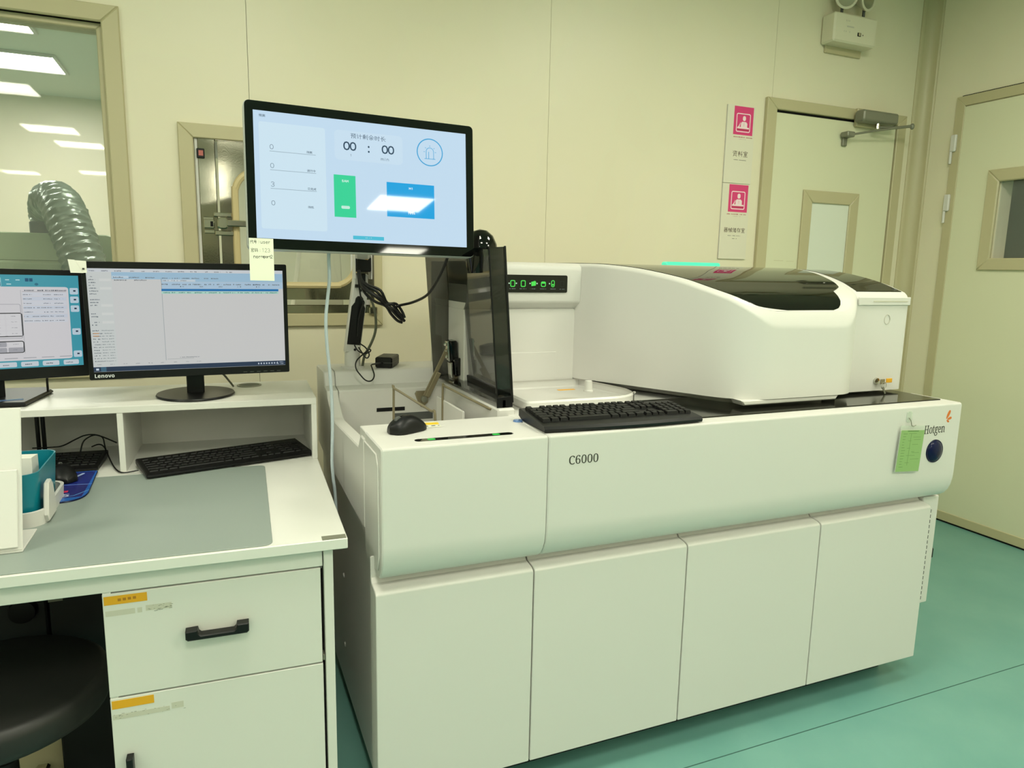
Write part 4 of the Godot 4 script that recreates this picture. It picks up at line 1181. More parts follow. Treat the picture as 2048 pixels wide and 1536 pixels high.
func analyzer_things() -> void:
	keyboard("chunky black keyboard with a bowed front edge on the analyzer counter", Transform3D(ry(-1.8), V(0.921, 0.925, -1.528)), 0.440, 0.165, 0.016, 0.030, 0.009, true)
	mouse("black mouse beside the indicator slot on the analyzer deck", Transform3D(ry(118), V(0.402, 0.925, -1.575)), 0.105)
	# small translucent cap on the reagent tray
	var cp := thing("plastic_cap", "small translucent cap standing on the white reagent tray", "cap", V(1.005, 0.9517, -1.80))
	part("cap_body", B.new().lathe([Vector2(0, 0), Vector2(0.0145, 0), Vector2(0.0145, 0.004), Vector2(0.012, 0.007), Vector2(0.011, 0.030), Vector2(0.0095, 0.033), Vector2(0, 0.034)], at(1.005, 0.9517, -1.80), 20), M.white_plastic, cp)
	# touch monitor
	var ux := V(0.9995, -0.012, -0.028).normalized()
	var nz := V(0.028, 0.091, 0.995)
	nz = (nz - ux * nz.dot(ux)).normalized()
	var bs := Basis(ux, nz.cross(ux), nz)
	var t := thing("touch_monitor", "large black touch monitor with a pale blue screen above the analyzer", "monitor", V(0.362, 1.505, -1.803), bs)
	part("back_shell", B.new().prism(rrect(0.566, 0.342, 0.012), at(0, 0, -0.040), 0.0385, 0.006), M.silver_paint, t)
	var bz := part("bezel_glass", B.new().prism(rrect(0.562, 0.338, 0.011), at(0, 0, -0.002), 0.003, 0.0008), M.black_gloss, t)
	var b := B.new()
	b.uvquad(V(-0.2625, 0.1475, 0.0013), V(0.2605, 0.1475, 0.0013), V(0.2605, -0.1450, 0.0013), V(-0.2625, -0.1450, 0.0013), V(0, 0, 1))
	part("screen", b, pictured("touch_screen", touch_image(), 0.03, 0.94), bz)
	# arm that carries it
	t = thing("monitor_stand", "jointed white and black arm stand on the rear analyzer block", "stand", V(0.405, 0.976, -2.31))
	part("base_post", B.new().lathe([Vector2(0, 0), Vector2(0.038, 0), Vector2(0.038, 0.004), Vector2(0.026, 0.006), Vector2(0.0245, 0.05), Vector2(0.022, 0.056), Vector2(0, 0.056)], at(0.408, 0.976, -2.31), 24), M.white_plastic, t)
	var lo := V(0.408, 1.026, -2.305)
	var hi := V(0.434, 1.278, -2.272)
	var yd := (hi - lo).normalized()
	var ab := Basis(yd.cross(Vector3.BACK).normalized(), yd, V0)
	ab.z = ab.x.cross(ab.y)
	var AT := Transform3D(ab, lo)
	var len := (hi - lo).length()
	part("lower_arm", B.new().prism(pv([-0.027, 0, 0.022, 0, 0.024, 0.18, 0.020, len, -0.024, len, -0.026, 0.16]), AT * at(0, 0, -0.02), 0.034, 0.004), M.white_plastic, t)
	part("arm_cover", B.new().prism(pv([-0.0235, 0.028, 0.0195, 0.028, 0.0215, 0.150, 0.0125, 0.166, 0.012, 0.180, 0.006, 0.187, -0.006, 0.187, -0.012, 0.180, -0.0135, 0.166, -0.0225, 0.152]), AT * at(0, 0, 0.012), 0.0045, 0.002), M.black_plastic, t)
	var bolts := B.new()
	for q in [[0.004, 0.012], [0.0, 0.205]]: bolts.lathe([Vector2(0, 0), Vector2(0.0045, 0), Vector2(0.004, 0.003), Vector2(0, 0.003)], AT * Transform3D(rx(90), V(q[0], q[1], 0.013)), 12)
	part("arm_bolts", bolts, M.black_matt, t)
	var jb := B.new()
	jb.box(V(0.432, 1.262, -2.256), V(0.022, 0.036, 0.012), 0.002); jb.lathe([Vector2(0, 0), Vector2(0.024, 0), Vector2(0.024, 0.010), Vector2(0, 0.010)], at(0.433, 1.236, -2.272), 20)
	part("elbow_clip", jb, M.black_plastic, t)
	var jo := B.new()
	jo.box(V(0.436, 1.308, -2.262), V(0.046, 0.046, 0.05), 0.004)
	part("elbow_joint", jo, M.black_plastic, t)
	for s in [-1, 1]: part("joint_cheek", B.new().box(V(0.436 + s * 0.0255, 1.300, -2.268), V(0.004, 0.075, 0.044), 0.0015), M.white_plastic, t)
	var ua := V(0.436, 1.335, -2.26)
	var ub := V(0.366, 1.498, -1.90)
	var ud := (ub - ua).normalized()
	var rb := Basis(ud.cross(Vector3.UP).normalized(), V0, V0)
	rb.z = -ud
	rb.y = rb.z.cross(rb.x)
	part("upper_arm", B.new().box(V(0, 0, -(ub - ua).length() / 2), V(0.044, 0.040, (ub - ua).length()), 0.006, Transform3D(rb, ua)), M.white_plastic, t)
	part("swivel", B.new().box(V(0.362, 1.500, -1.885), V(0.05, 0.06, 0.05), 0.006), M.black_plastic, t)
	part("vesa_plate", B.new().box(V(0, 0, -0.045), V(0.11, 0.11, 0.008), 0.002, Transform3D(bs, V(0.362, 1.505, -1.803))), M.black_plastic, t)
	part("yellow_tag", B.new().box(V(0.444, 1.330, -2.234), V(0.010, 0.014, 0.003), 0.001), M.yellow_tape, t)
	# handwritten note taped to the monitor corner
	var im := canvas(240, 360, Color(0.89, 0.90, 0.82))
	var ink := Color(0.16, 0.16, 0.14)
	write(im, "代号", 10, 14, 34, 3.0, ink, 1.0); write(im, ":user", 78, 10, 36, 3.0, ink, 0.72)
	write(im, "密码", 14, 84, 36, 3.0, Color(0.3, 0.3, 0.26), 1.0); write(im, ":123", 88, 82, 36, 2.6, Color(0.35, 0.35, 0.3), 0.8)
	write(im, "nor", 34, 138, 34, 4.0, ink, 0.7); write(im, "report2", 104, 138, 30, 3.4, ink, 0.55)
	t = thing("paper_note", "handwritten white paper note taped to the touch monitor corner", "note", bs * V(-0.2535, -0.195, 0.003) + V(0.362, 1.505, -1.803), bs)
	orgs[t] = V0
	var sheet := part("sheet", B.new().box(V(0, 0, 0), V(0.054, 0.098, 0.0004)), M.paper, t)
	var nf := B.new()
	nf.uvquad(V(-0.027, 0.049, 0.0004), V(0.027, 0.049, 0.0004), V(0.027, -0.049, 0.0004), V(-0.027, -0.049, 0.0004), V(0, 0, 1))
	part("handwriting", nf, pictured("note_ink", im, 0.8), sheet)
	# cables and the power adapter
	t = thing("network_cable", "pale blue network cable hanging down from the touch monitor", "cable", V(0.27, 0.6, -1.85))
	part("cable_jacket", B.new().tube([V(0.270, 1.352, -1.838), V(0.271, 1.317, -1.845), V(0.272, 1.267, -1.85), V(0.266, 1.216, -1.85), V(0.261, 1.166, -1.85), V(0.264, 1.100, -1.86), V(0.271, 1.027, -1.87), V(0.276, 0.951, -1.88), V(0.276, 0.870, -1.88), V(0.273, 0.787, -1.88), V(0.275, 0.738, -1.88), V(0.279, 0.695, -1.88), V(0.283, 0.60, -1.88)], 0.0043, 8, 4), M.pale_blue_jacket, t)
	t = thing("cable_bundle", "tied bundle of black cable hanging beside the monitor arm", "cable", V(0.48, 1.14, -2.2))
	for q in [[0.0, 0.010, 0.0], [0.006, -0.004, 0.006], [-0.008, 0.002, 0.010], [0.010, 0.012, -0.006], [-0.004, -0.012, 0.0]]:
		var o := V(q[0], q[1], q[2])
		part("cable_loop", B.new().tube([V(0.418, 1.290, -2.225), V(0.421, 1.255, -2.212) + o * 0.3, V(0.436, 1.232, -2.2) + o, V(0.466, 1.212, -2.195) + o * 1.4, V(0.496, 1.186, -2.2) + o * 0.4, V(0.516, 1.172, -2.197) + o * 1.3, V(0.536, 1.150, -2.2) + o * 1.2, V(0.550, 1.136, -2.2) + o * 0.6], 0.0045, 8, 4), M.black_jacket, t)
	part("cable_tie", B.new().lathe([Vector2(0.010, -0.004), Vector2(0.012, -0.004), Vector2(0.012, 0.004), Vector2(0.010, 0.004)], Transform3D(rz(-50), V(0.500, 1.184, -2.199)), 14), M.black_matt, t)
	part("cable_lead", B.new().tube([V(0.525, 1.176, -2.2), V(0.539, 1.183, -2.2), V(0.567, 1.195, -2.15), V(0.580, 1.218, -2.05), V(0.583, 1.246, -1.98), V(0.583, 1.290, -1.90), V(0.588, 1.331, -1.86), V(0.590, 1.36, -1.85)], 0.0042, 8, 4), M.black_jacket, t)
	t = thing("arm_cable", "thin black cable running down the front of the monitor arm", "cable", V(0.42, 1.09, -2.25))
	part("cable_jacket", B.new().tube([V(0.414, 1.29, -2.228), V(0.419, 1.237, -2.230), V(0.424, 1.206, -2.232), V(0.434, 1.190, -2.236), V(0.429, 1.169, -2.255), V(0.422, 1.132, -2.268), V(0.419, 1.080, -2.276)], 0.0026, 8, 4), M.black_jacket, t)
	t = thing("grey_cable", "grey cable bowing out behind the monitor arm", "cable", V(0.45, 1.0, -2.29))
	part("cable_jacket", B.new().tube([V(0.440, 1.25, -2.295), V(0.463, 1.204, -2.285), V(0.474, 1.172, -2.28), V(0.480, 1.132, -2.28), V(0.477, 1.091, -2.28), V(0.462, 1.051, -2.283), V(0.445, 1.015, -2.295), V(0.438, 0.979, -2.30)], 0.0042, 8, 4), M.grey_jacket, t)
	var ad := Transform3D(ry(-26), V(0.522, 0.976, -2.305))
	t = thing("power_adapter", "black brick power adapter lying on the rear analyzer block", "power adapter", ad.origin, ad.basis)
	orgs[t] = V0
	part("adapter_case", B.new().box(V(0, 0.0185, 0), V(0.056, 0.035, 0.108), 0.004), M.black_plastic, t)
	part("case_seam", B.new().box(V(0, 0.018, 0), V(0.0564, 0.0012, 0.1084)), M.grey_plastic, t)
	t = thing("adapter_cord", "thin black adapter cord looping from the arm foot", "cable", V(0.43, 0.976, -2.23))
	part("cord", B.new().tube([V(0.409, 1.052, -2.275), V(0.417, 1.036, -2.262), V(0.433, 1.027, -2.25), V(0.447, 1.031, -2.24), V(0.4535, 1.038, -2.238), V(0.448, 1.042, -2.236), V(0.436, 1.033, -2.235), V(0.424, 1.026, -2.225), V(0.404, 1.013, -2.205), V(0.397, 0.999, -2.196), V(0.399, 0.984, -2.19), V(0.410, 0.968, -2.188), V(0.423, 0.953, -2.186), V(0.436, 0.947, -2.186), V(0.448, 0.951, -2.188), V(0.456, 0.964, -2.20), V(0.455, 0.982, -2.225), V(0.456, 0.990, -2.244), V(0.468, 0.992, -2.252), V(0.480, 0.992, -2.250), V(0.496, 0.9935, -2.258)], 0.0022, 8, 4), M.black_jacket, t)
	part("cord_loops", B.new().tube([V(0.424, 1.058, -2.266), V(0.436, 1.049, -2.242), V(0.445, 1.036, -2.238), V(0.448, 1.023, -2.236), V(0.442, 1.014, -2.236), V(0.434, 1.018, -2.238), V(0.427, 1.030, -2.242), V(0.420, 1.046, -2.262)], 0.0022, 8, 4), M.black_jacket, t)
	# keys in the module lock
	t = thing("key_ring", "keys on a ring with a yellow tag hanging in the module lock", "keys", V(1.975, 0.93, -1.60))
	part("lock_key", B.new().box(V(1.968, 0.970, -1.601), V(0.020, 0.016, 0.003), 0.001), M.brass_grey, t)
	part("yellow_tag", B.new().box(V(1.992, 0.9735, -1.597), V(0.026, 0.014, 0.003), 0.001), M.yellow_tape, t)
	var rg: Array = []
	for k in 12: rg.append(V(1.972 + 0.0115 * cos(TAU * k / 12), 0.957 + 0.0115 * sin(TAU * k / 12), -1.598))
	part("split_ring", B.new().tube(rg, 0.0008, 6, 2, true), M.chrome, t)
	part("spare_key", B.new().prism(pv([1.966, 0.952, 1.972, 0.954, 1.978, 0.942, 1.984, 0.932, 1.979, 0.930, 1.972, 0.940]), at(0, 0, -1.599), 0.002), M.grey_metal, t)
	# green equipment card
	var ci := canvas(200, 270, Color(0.56, 0.70, 0.44))
	var cr := RandomNumberGenerator.new()
	cr.seed = 11
	var dk := Color(0.44, 0.58, 0.33)
	for i in 13: fill(ci, 22, 22 + i * 18, 22 + cr.randf_range(16, 38), 26 + i * 18, dk)
	for i in 9: fill(ci, 70 + (i % 2) * 40, 20 + i * 24, 70 + (i % 2) * 40 + cr.randf_range(20, 80), 23 + i * 24, dk)
	fill(ci, 88, 20, 92, 230, dk); fill(ci, 55, 4, 150, 8, Color(0.25, 0.42, 0.18)); fill(ci, 120, 60, 178, 63, dk); fill(ci, 118, 146, 180, 149, dk)
	t = thing("equipment_card", "green equipment card in a clear sleeve hung on the analyzer front", "card", V(1.893, 0.73, -1.425))
	var CT := Transform3D(rz(-3.5), V(1.8925, 0.7985, -1.4215))
	part("clear_sleeve", B.new().box(V(0, 0, -0.0015), V(0.103, 0.142, 0.0015), 0.0, CT), M.clear_plastic, t)
	plate("card", M.paper, pictured("card_print", ci, 0.35), CT * at(0, -0.006, 0.0), 0.099, 0.126, 0.0006, t)
	part("adhesive_hook", B.new().prism(rrect(0.022, 0.034, 0.006), at(1.883, 0.895, -1.4299), 0.003, 0.001), M.clear_plastic, t)
	part("hook_wire", B.new().tube([V(1.879, 0.893, -1.426), V(1.882, 0.884, -1.421), V(1.884, 0.872, -1.419), V(1.888, 0.868, -1.416), V(1.896, 0.872, -1.415)], 0.0013, 6, 3), M.grey_metal, t)

# ================================================================ desk
var DT := Transform3D(Basis(Vector3.UP, deg_to_rad(-2.2)), Vector3(0.232, 0, -1.403))  # origin under the desk's front right corner; the desk runs to -x and -z

func on_desk(o: Node3D) -> void: orgs[o] = V0

func desk() -> void:
	var d := thing("office_desk", "white laminate office desk with a drawer pedestal", "desk", DT.origin, DT.basis)
	on_desk(d)
	part("worktop", B.new().span(V(-1.55, 0.7275, -0.975), V(0, 0.75, 0), 0.0015), M.white_laminate, d)
	part("front_rail", B.new().span(V(-1.50, 0.688, -0.036), V(-0.050, 0.7275, -0.018), 0.001), M.laminate_side, d)
	part("end_panel", B.new().span(V(-0.048, 0.0, -0.955), V(-0.029, 0.7275, -0.014), 0.0015), M.laminate_side, d)
	part("end_panel", B.new().span(V(-1.52, 0.0, -0.955), V(-1.50, 0.7275, -0.014), 0.0015), M.laminate_side, d)
	var ca := B.new()
	ca.span(V(-0.452, 0.05, -0.55), V(-0.438, 0.688, -0.020)); ca.span(V(-0.438, 0.05, -0.55), V(-0.050, 0.066, -0.04)); ca.span(V(-0.438, 0.05, -0.56), V(-0.050, 0.688, -0.55))
	ca.span(V(-0.438, 0.674, -0.55), V(-0.050, 0.688, -0.04))
	part("pedestal_case", ca, M.laminate_side, d)
	for k in 2:
		var y0: float = [0.4735, 0.05][k]
		var y1: float = [0.6845, 0.470][k]
		var fr := part(["drawer", "cupboard_door"][k], B.new().span(V(-0.4525, y0, -0.036), V(-0.0545 + k * 0.001, y1, -0.018), 0.001), M.laminate_side, d)
		var y := y1 - 0.013
		part("yellow_label", B.new().box(V(-0.4135, y, -0.0177), V(0.073, 0.0172, 0.0006), 0.0, at(0, 0, 0)), M.yellow_tape, fr)
		var im := canvas(256, 64, Color(0, 0, 0, 0))
		var rs := B.new()
		if k == 0:
			rs.box(V(-0.424, y - 0.026, -0.0178), V(0.050, 0.011, 0.0003)); rs.box(V(-0.391, y - 0.026, -0.0178), V(0.008, 0.010, 0.0003)); rs.box(V(-0.358, y - 0.024, -0.0178), V(0.045, 0.011, 0.0003))
		else:
			rs.box(V(-0.400, y - 0.026, -0.0178), V(0.100, 0.010, 0.0003), 0.0, at(0, 0, 0)); rs.box(V(-0.336, y - 0.022, -0.0178), V(0.022, 0.013, 0.0003))
		part("tape_residue", rs, M.tape_residue, fr)
		var mk := B.new()
		var rng := RandomNumberGenerator.new()
		rng.seed = 40 + k
		for i in 22: mk.box(V(rng.randf_range(-0.38, -0.325) if k == 0 else rng.randf_range(-0.45, -0.322), y - 0.026 + rng.randf_range(-0.006, 0.007), -0.0176), V(rng.randf_range(0.001, 0.006), 0.0005, 0.0003), 0.0, at(0, 0, 0))
		if k == 0:
			pass
		part("pen_marks", mk, M.stain_dark, fr)
		if k == 0:
			var lt := B.new()
			for i in 4: lt.box(V(-0.424 + i * 0.0085, y + i * 0.0003, -0.0173), V(0.0055, 0.0052, 0.0003))
			part("label_writing", lt, M.faded_ink, fr)
		if k == 0:
			var hd := B.new()
			hd.prism(pv([-0.058, 0.011, -0.036, 0.012, -0.034, 0.004, -0.030, 0.0, 0.030, 0.0, 0.034, 0.004, 0.036, 0.012, 0.058, 0.012, 0.058, -0.005, 0.054, -0.009, -0.054, -0.009, -0.058, -0.005]), Transform3D(rz(0.0), V(-0.255, 0.585, -0.018)), 0.022, 0.002)
			part("pull_handle", hd, M.black_plastic, fr)
		else:
			var hv := B.new()
			hv.prism(pv([-0.006, 0.0, 0.006, 0.0, 0.006, -0.11, -0.006, -0.11]), at(-0.424, 0.350, -0.018), 0.022, 0.002)
			part("pull_handle", hv, M.black_plastic, fr)
	part("slide_tab", B.new().box(V(-0.0512, 0.482, -0.03), V(0.004, 0.012, 0.02), 0.0005), M.grey_metal, d)
	part("asset_label", B.new().box(V(-0.0265, 0.7504, -0.0125), V(0.048, 0.0007, 0.022)), M.grey_metal, d, 38.0, "silver asset label")
	var m := thing("desk_mat", "grey green desk mat covering the worktop front", "desk mat", DT * V(-0.7, 0.75, -0.306), DT.basis)
	on_desk(m)
	part("mat_sheet", B.new().prism(rrect(1.10, 0.600, 0.018), Transform3D(XZ, V(0.004, 0.0001, 0)), 0.0022, 0.0007), M.mat_grey, m)
	# raised shelf at the back
	var h := thing("desk_shelf", "white raised shelf with open cubbies along the desk back", "shelf", DT * V(0, 0.75, -0.64), DT.basis)
	on_desk(h)
	part("shelf_top", B.new().span(V(-1.55, 0.161, -0.335), V(0, 0.179, 0), 0.001), M.white_laminate, h)
	part("shelf_back", B.new().span(V(-1.55, 0.0002, -0.332), V(0, 0.161, -0.318)), M.laminate_side, h)
	for x in [0.0, -0.492, -1.02, -1.535]: part("upright", B.new().span(V(x - 0.0145, 0.0002, -0.318), V(x, 0.161, -0.001), 0.0008), M.white_laminate, h)
	part("grommet", B.new().lathe([Vector2(0.0, 0), Vector2(0.036, 0), Vector2(0.036, 0.0025), Vector2(0.031, 0.003), Vector2(0.030, 0.001), Vector2(0, 0.001)], at(-0.178, 0.179, -0.265), 28), M.grey_metal, h)
	part("cable_hole", B.new().lathe([Vector2(0, 0), Vector2(0.03, 0), Vector2(0, 0.0001)], at(-0.178, 0.1803, -0.265), 24), M.stain_dark, h)

func lis_image() -> Image:
	var w := 960.0
	var h := 540.0
	var im := canvas(960, 540, Color(0.855, 0.86, 0.855))
	var rng := RandomNumberGenerator.new()
	rng.seed = 31
	var ink := Color(0.34, 0.38, 0.42)
	fill(im, 0, 0, w, 0.035 * h, Color(0.86, 0.88, 0.90))
	fill(im, 0.118 * w, 0.035 * h, w, 0.125 * h, Color(0.66, 0.80, 0.90))
	fill(im, 0.357 * w, 0.125 * h, w, 0.192 * h, Color(0.72, 0.83, 0.92))
	fill(im, 0.0, 0.035 * h, 0.118 * w, 0.95 * h, Color(0.85, 0.87, 0.86))
	fill(im, 0.118 * w, 0.10 * h, 0.356 * w, 0.93 * h, Color(0.855, 0.86, 0.855))
	fill(im, 0.357 * w, 0.225 * h, w, 0.90 * h, Color(0.86, 0.862, 0.858))
	for i in 12: dashes(im, (0.01 + i * 0.062) * w, 0.018 * h, 0.032 * w, 6, Color(0.45, 0.48, 0.52), rng)
	fill(im, 0.12 * w, 0.07 * h, 0.20 * w, 0.094 * h, Color(0.80, 0.88, 0.94))
	for i in 3: dashes(im, (0.125 + i * 0.075) * w, 0.079 * h, 0.05 * w, 6, ink, rng)
	for i in 2: dashes(im, (0.13 + i * 0.095) * w, 0.105 * h, 0.06 * w, 6, ink, rng)
	for i in 31:
		var y := (0.075 + i * 0.0272) * h
		if i in [7, 11, 12, 15, 18]: continue
		dashes(im, 0.010 * w, y, rng.randf_range(0.022, 0.045) * w, 6, ink if i < 22 else Color(0.4, 0.44, 0.46), rng)
		if i > 18: dashes(im, 0.05 * w, y, 0.06 * w, 5, Color(0.5, 0.55, 0.55), rng)
		elif i % 3 == 1: fill(im, 0.06 * w, y - 3, 0.115 * w, y + 10, Color(0.89, 0.90, 0.89))
	for y in [0.62, 0.645]: fill(im, 0.012 * w, y * h, 0.04 * w, y * h + 4, Color(0.85, 0.62, 0.40))
	for i in 6: dashes(im, (0.362 + i * 0.05) * w, 0.083 * h, 0.038 * w, 6, ink, rng)
	fill(im, 0.362 * w, 0.10 * h, 0.53 * w, 0.122 * h, Color(0.83, 0.88, 0.92))
	for i in 3: dashes(im, (0.365 + i * 0.045) * w, 0.107 * h, 0.03 * w, 5, ink, rng)
	for i in 12: dashes(im, (0.357 + i * 0.053) * w, 0.142 * h, 0.042 * w, 7, ink, rng)
	for i in 5: dashes(im, (0.45 + i * 0.1) * w, 0.165 * h, 0.02 * w, 6, ink, rng)
	seg(im, Vector2(0.357 * w, 0.09 * h), Vector2(0.357 * w, 0.905 * h), 2, Color(0.62, 0.66, 0.68))
	fill(im, 0.356 * w, 0.193 * h, 0.975 * w, 0.216 * h, Color(0.02, 0.46, 0.74))
	fill(im, 0.356 * w, 0.219 * h, 0.975 * w, 0.243 * h, Color(0.72, 0.90, 0.84))
	for i in 8: dashes(im, (0.365 + i * 0.077) * w, 0.225 * h, 0.062 * w, 6, Color(0.20, 0.48, 0.45), rng)
	seg(im, Vector2(0.365 * w, 0.895 * h), Vector2(0.50 * w, 0.893 * h), 2, Color(0.7, 0.72, 0.72))
	for i in 9: dashes(im, (0.02 + i * 0.062) * w, 0.925 * h, 0.02 * w, 4, Color(0.5, 0.52, 0.54), rng)
	dashes(im, 0.43 * w, 0.877 * h, 0.10 * w, 4, ink, rng)
	fill(im, 0, 0.952 * h, w, h, Color(0.13, 0.21, 0.33))
	fill(im, 0.012 * w, 0.965 * h, 0.026 * w, 0.987 * h, Color(0.85, 0.9, 0.95)); fill(im, 0.035 * w, 0.952 * h, 0.062 * w, h, Color(0.25, 0.42, 0.52))
	for i in 8: fill(im, (0.845 + i * 0.015) * w, 0.967 * h, (0.853 + i * 0.015) * w, 0.985 * h, Color(0.8, 0.84, 0.9))
	dashes(im, 0.955 * w, 0.962 * h, 0.035 * w, 5, Color(0.8, 0.84, 0.9), rng); dashes(im, 0.95 * w, 0.98 * h, 0.04 * w, 5, Color(0.8, 0.84, 0.9), rng)
	return im

func panel_image() -> Image:
	var w := 960.0
	var h := 540.0
	var teal := Color(0.27, 0.64, 0.71)
	var im := canvas(960, 540, teal)
	var rng := RandomNumberGenerator.new()
	rng.seed = 37
	var ink := Color(0.36, 0.38, 0.42)
	var X := func(x): return (0.60 + 0.40 * x / 860.0) * w
	var Y := func(y): return (y - 182.0) / 915.0 * h
	rfill(im, 0.03 * w, Y.call(205), X.call(90), Y.call(300), 8, Color(0.62, 0.84, 0.86)); fill(im, 0.05 * w, Y.call(255), X.call(85), Y.call(292), Color(0.12, 0.38, 0.50))
	for q in [[130, 228, 170, 238], [230, 228, 272, 238], [140, 270, 185, 280]]: fill(im, X.call(q[0]), Y.call(q[1]), X.call(q[2]), Y.call(q[3]), Color(0.80, 0.93, 0.94))
	for x in [322, 362]: fill(im, X.call(x), Y.call(215), X.call(x + 34), Y.call(248), Color(0.07, 0.33, 0.48))
	rfill(im, X.call(410), Y.call(260), X.call(448), Y.call(285), 8, Color(0.16, 0.45, 0.55))
	rfill(im, 0.02 * w, Y.call(298), X.call(748), Y.call(1020), 14, Color(0.875, 0.87, 0.885))
	seg(im, Vector2(X.call(268), Y.call(330)), Vector2(X.call(268), Y.call(950)), 1.5, Color(0.66, 0.67, 0.7))
	for x in [285, 378, 512, 615]: dashes(im, X.call(x), Y.call(326), 52, 8, ink, rng)
	seg(im, Vector2(X.call(285), Y.call(345)), Vector2(X.call(722), Y.call(345)), 1.6, Color(0.55, 0.56, 0.6))
	for r in 7:
		var y: float = Y.call(370 + r * 43)
		fill(im, X.call(285), y - 10, X.call(725), y + 12, Color(0.83, 0.86, 0.91) if r % 2 else Color(0.86, 0.875, 0.91))
		for x in [288, 372, 490, 600]:
			if x != 372 or r in [3, 5, 6]: dashes(im, X.call(x), y, 40 if x != 372 else 62, 5, ink, rng)
	for g in [[430, 780, 4], [830, 940, 2]]:
		rline(im, 0.30 * w, Y.call(g[0] + 125 if g[2] == 4 else g[0]), X.call(262), Y.call(g[1]), 10, 5, Color(0.2, 0.2, 0.22))
		for r in g[2]:
			for c in 4:
				var y0: float = Y.call(lerpf(g[0] + (125 if g[2] == 4 else 0), g[1], float(r) / g[2]) + 5)
				var y1: float = Y.call(lerpf(g[0] + (125 if g[2] == 4 else 0), g[1], float(r + 1) / g[2]) - 3)
				var x0: float = X.call(262) - (c + 1) * 72 + 4
				rfill(im, x0, y0, x0 + 66, y1, 6, Color(0.89, 0.885, 0.895) if g[2] == 4 or (c == 0 and r == 0) else Color(0.68, 0.68, 0.71))
				dashes(im, x0 + 22, (y0 + y1) / 2 - 2, 24, 4, Color(0.5, 0.5, 0.54), rng)
	rline(im, 0.28 * w, Y.call(468), X.call(255), Y.call(800), 8, 2, Color(0.6, 0.6, 0.64))
	for x in [65, 250, 432, 615]: fill(im, X.call(x), Y.call(995), X.call(x + 128), Y.call(1003), Color(0.66, 0.66, 0.69))
	for q in [[-30, 180], [220, 395], [435, 605], [650, 810]]:
		rfill(im, X.call(q[0]), Y.call(1034), X.call(q[1]), Y.call(1084), 7, Color(0.83, 0.87, 0.90))
		dashes(im, X.call(q[1]) - 60, Y.call(1056), 32, 7, ink, rng)
	for y in [305, 392, 482, 715, 945]: rfill(im, X.call(762), Y.call(y), X.call(850), Y.call(y + 66), 6, Color(0.78, 0.86, 0.91)); 
	for y in [305, 392, 482, 715, 945]: fill(im, X.call(800), Y.call(y + 24), X.call(826), Y.call(y + 40), Color(0.16, 0.22, 0.3))
	return im

func flat_monitor(label: String, t: Transform3D, w: float, h: float, sw: float, sh: float, sy: float, im: Image, tex: String) -> Node3D:
	var m := thing("desktop_monitor", label, "monitor", t.origin, t.basis)
	orgs[m] = V0
	part("back_shell", B.new().prism(rrect(w - 0.01, h - 0.01, 0.01), at(0, 0, -0.034), 0.02, 0.006), M.black_plastic, m)
	var fr := part("bezel", B.new().prism(rrect(w, h, 0.004), at(0, 0, -0.016), 0.016, 0.0015), M.black_plastic, m)
	var b := B.new()
	b.uvquad(V(-sw / 2, sy + sh / 2, 0.0004), V(sw / 2, sy + sh / 2, 0.0004), V(sw / 2, sy - sh / 2, 0.0004), V(-sw / 2, sy - sh / 2, 0.0004), V(0, 0, 1))
	part("screen", b, pictured(tex, im, 0.4, 0.78), fr)
	return m

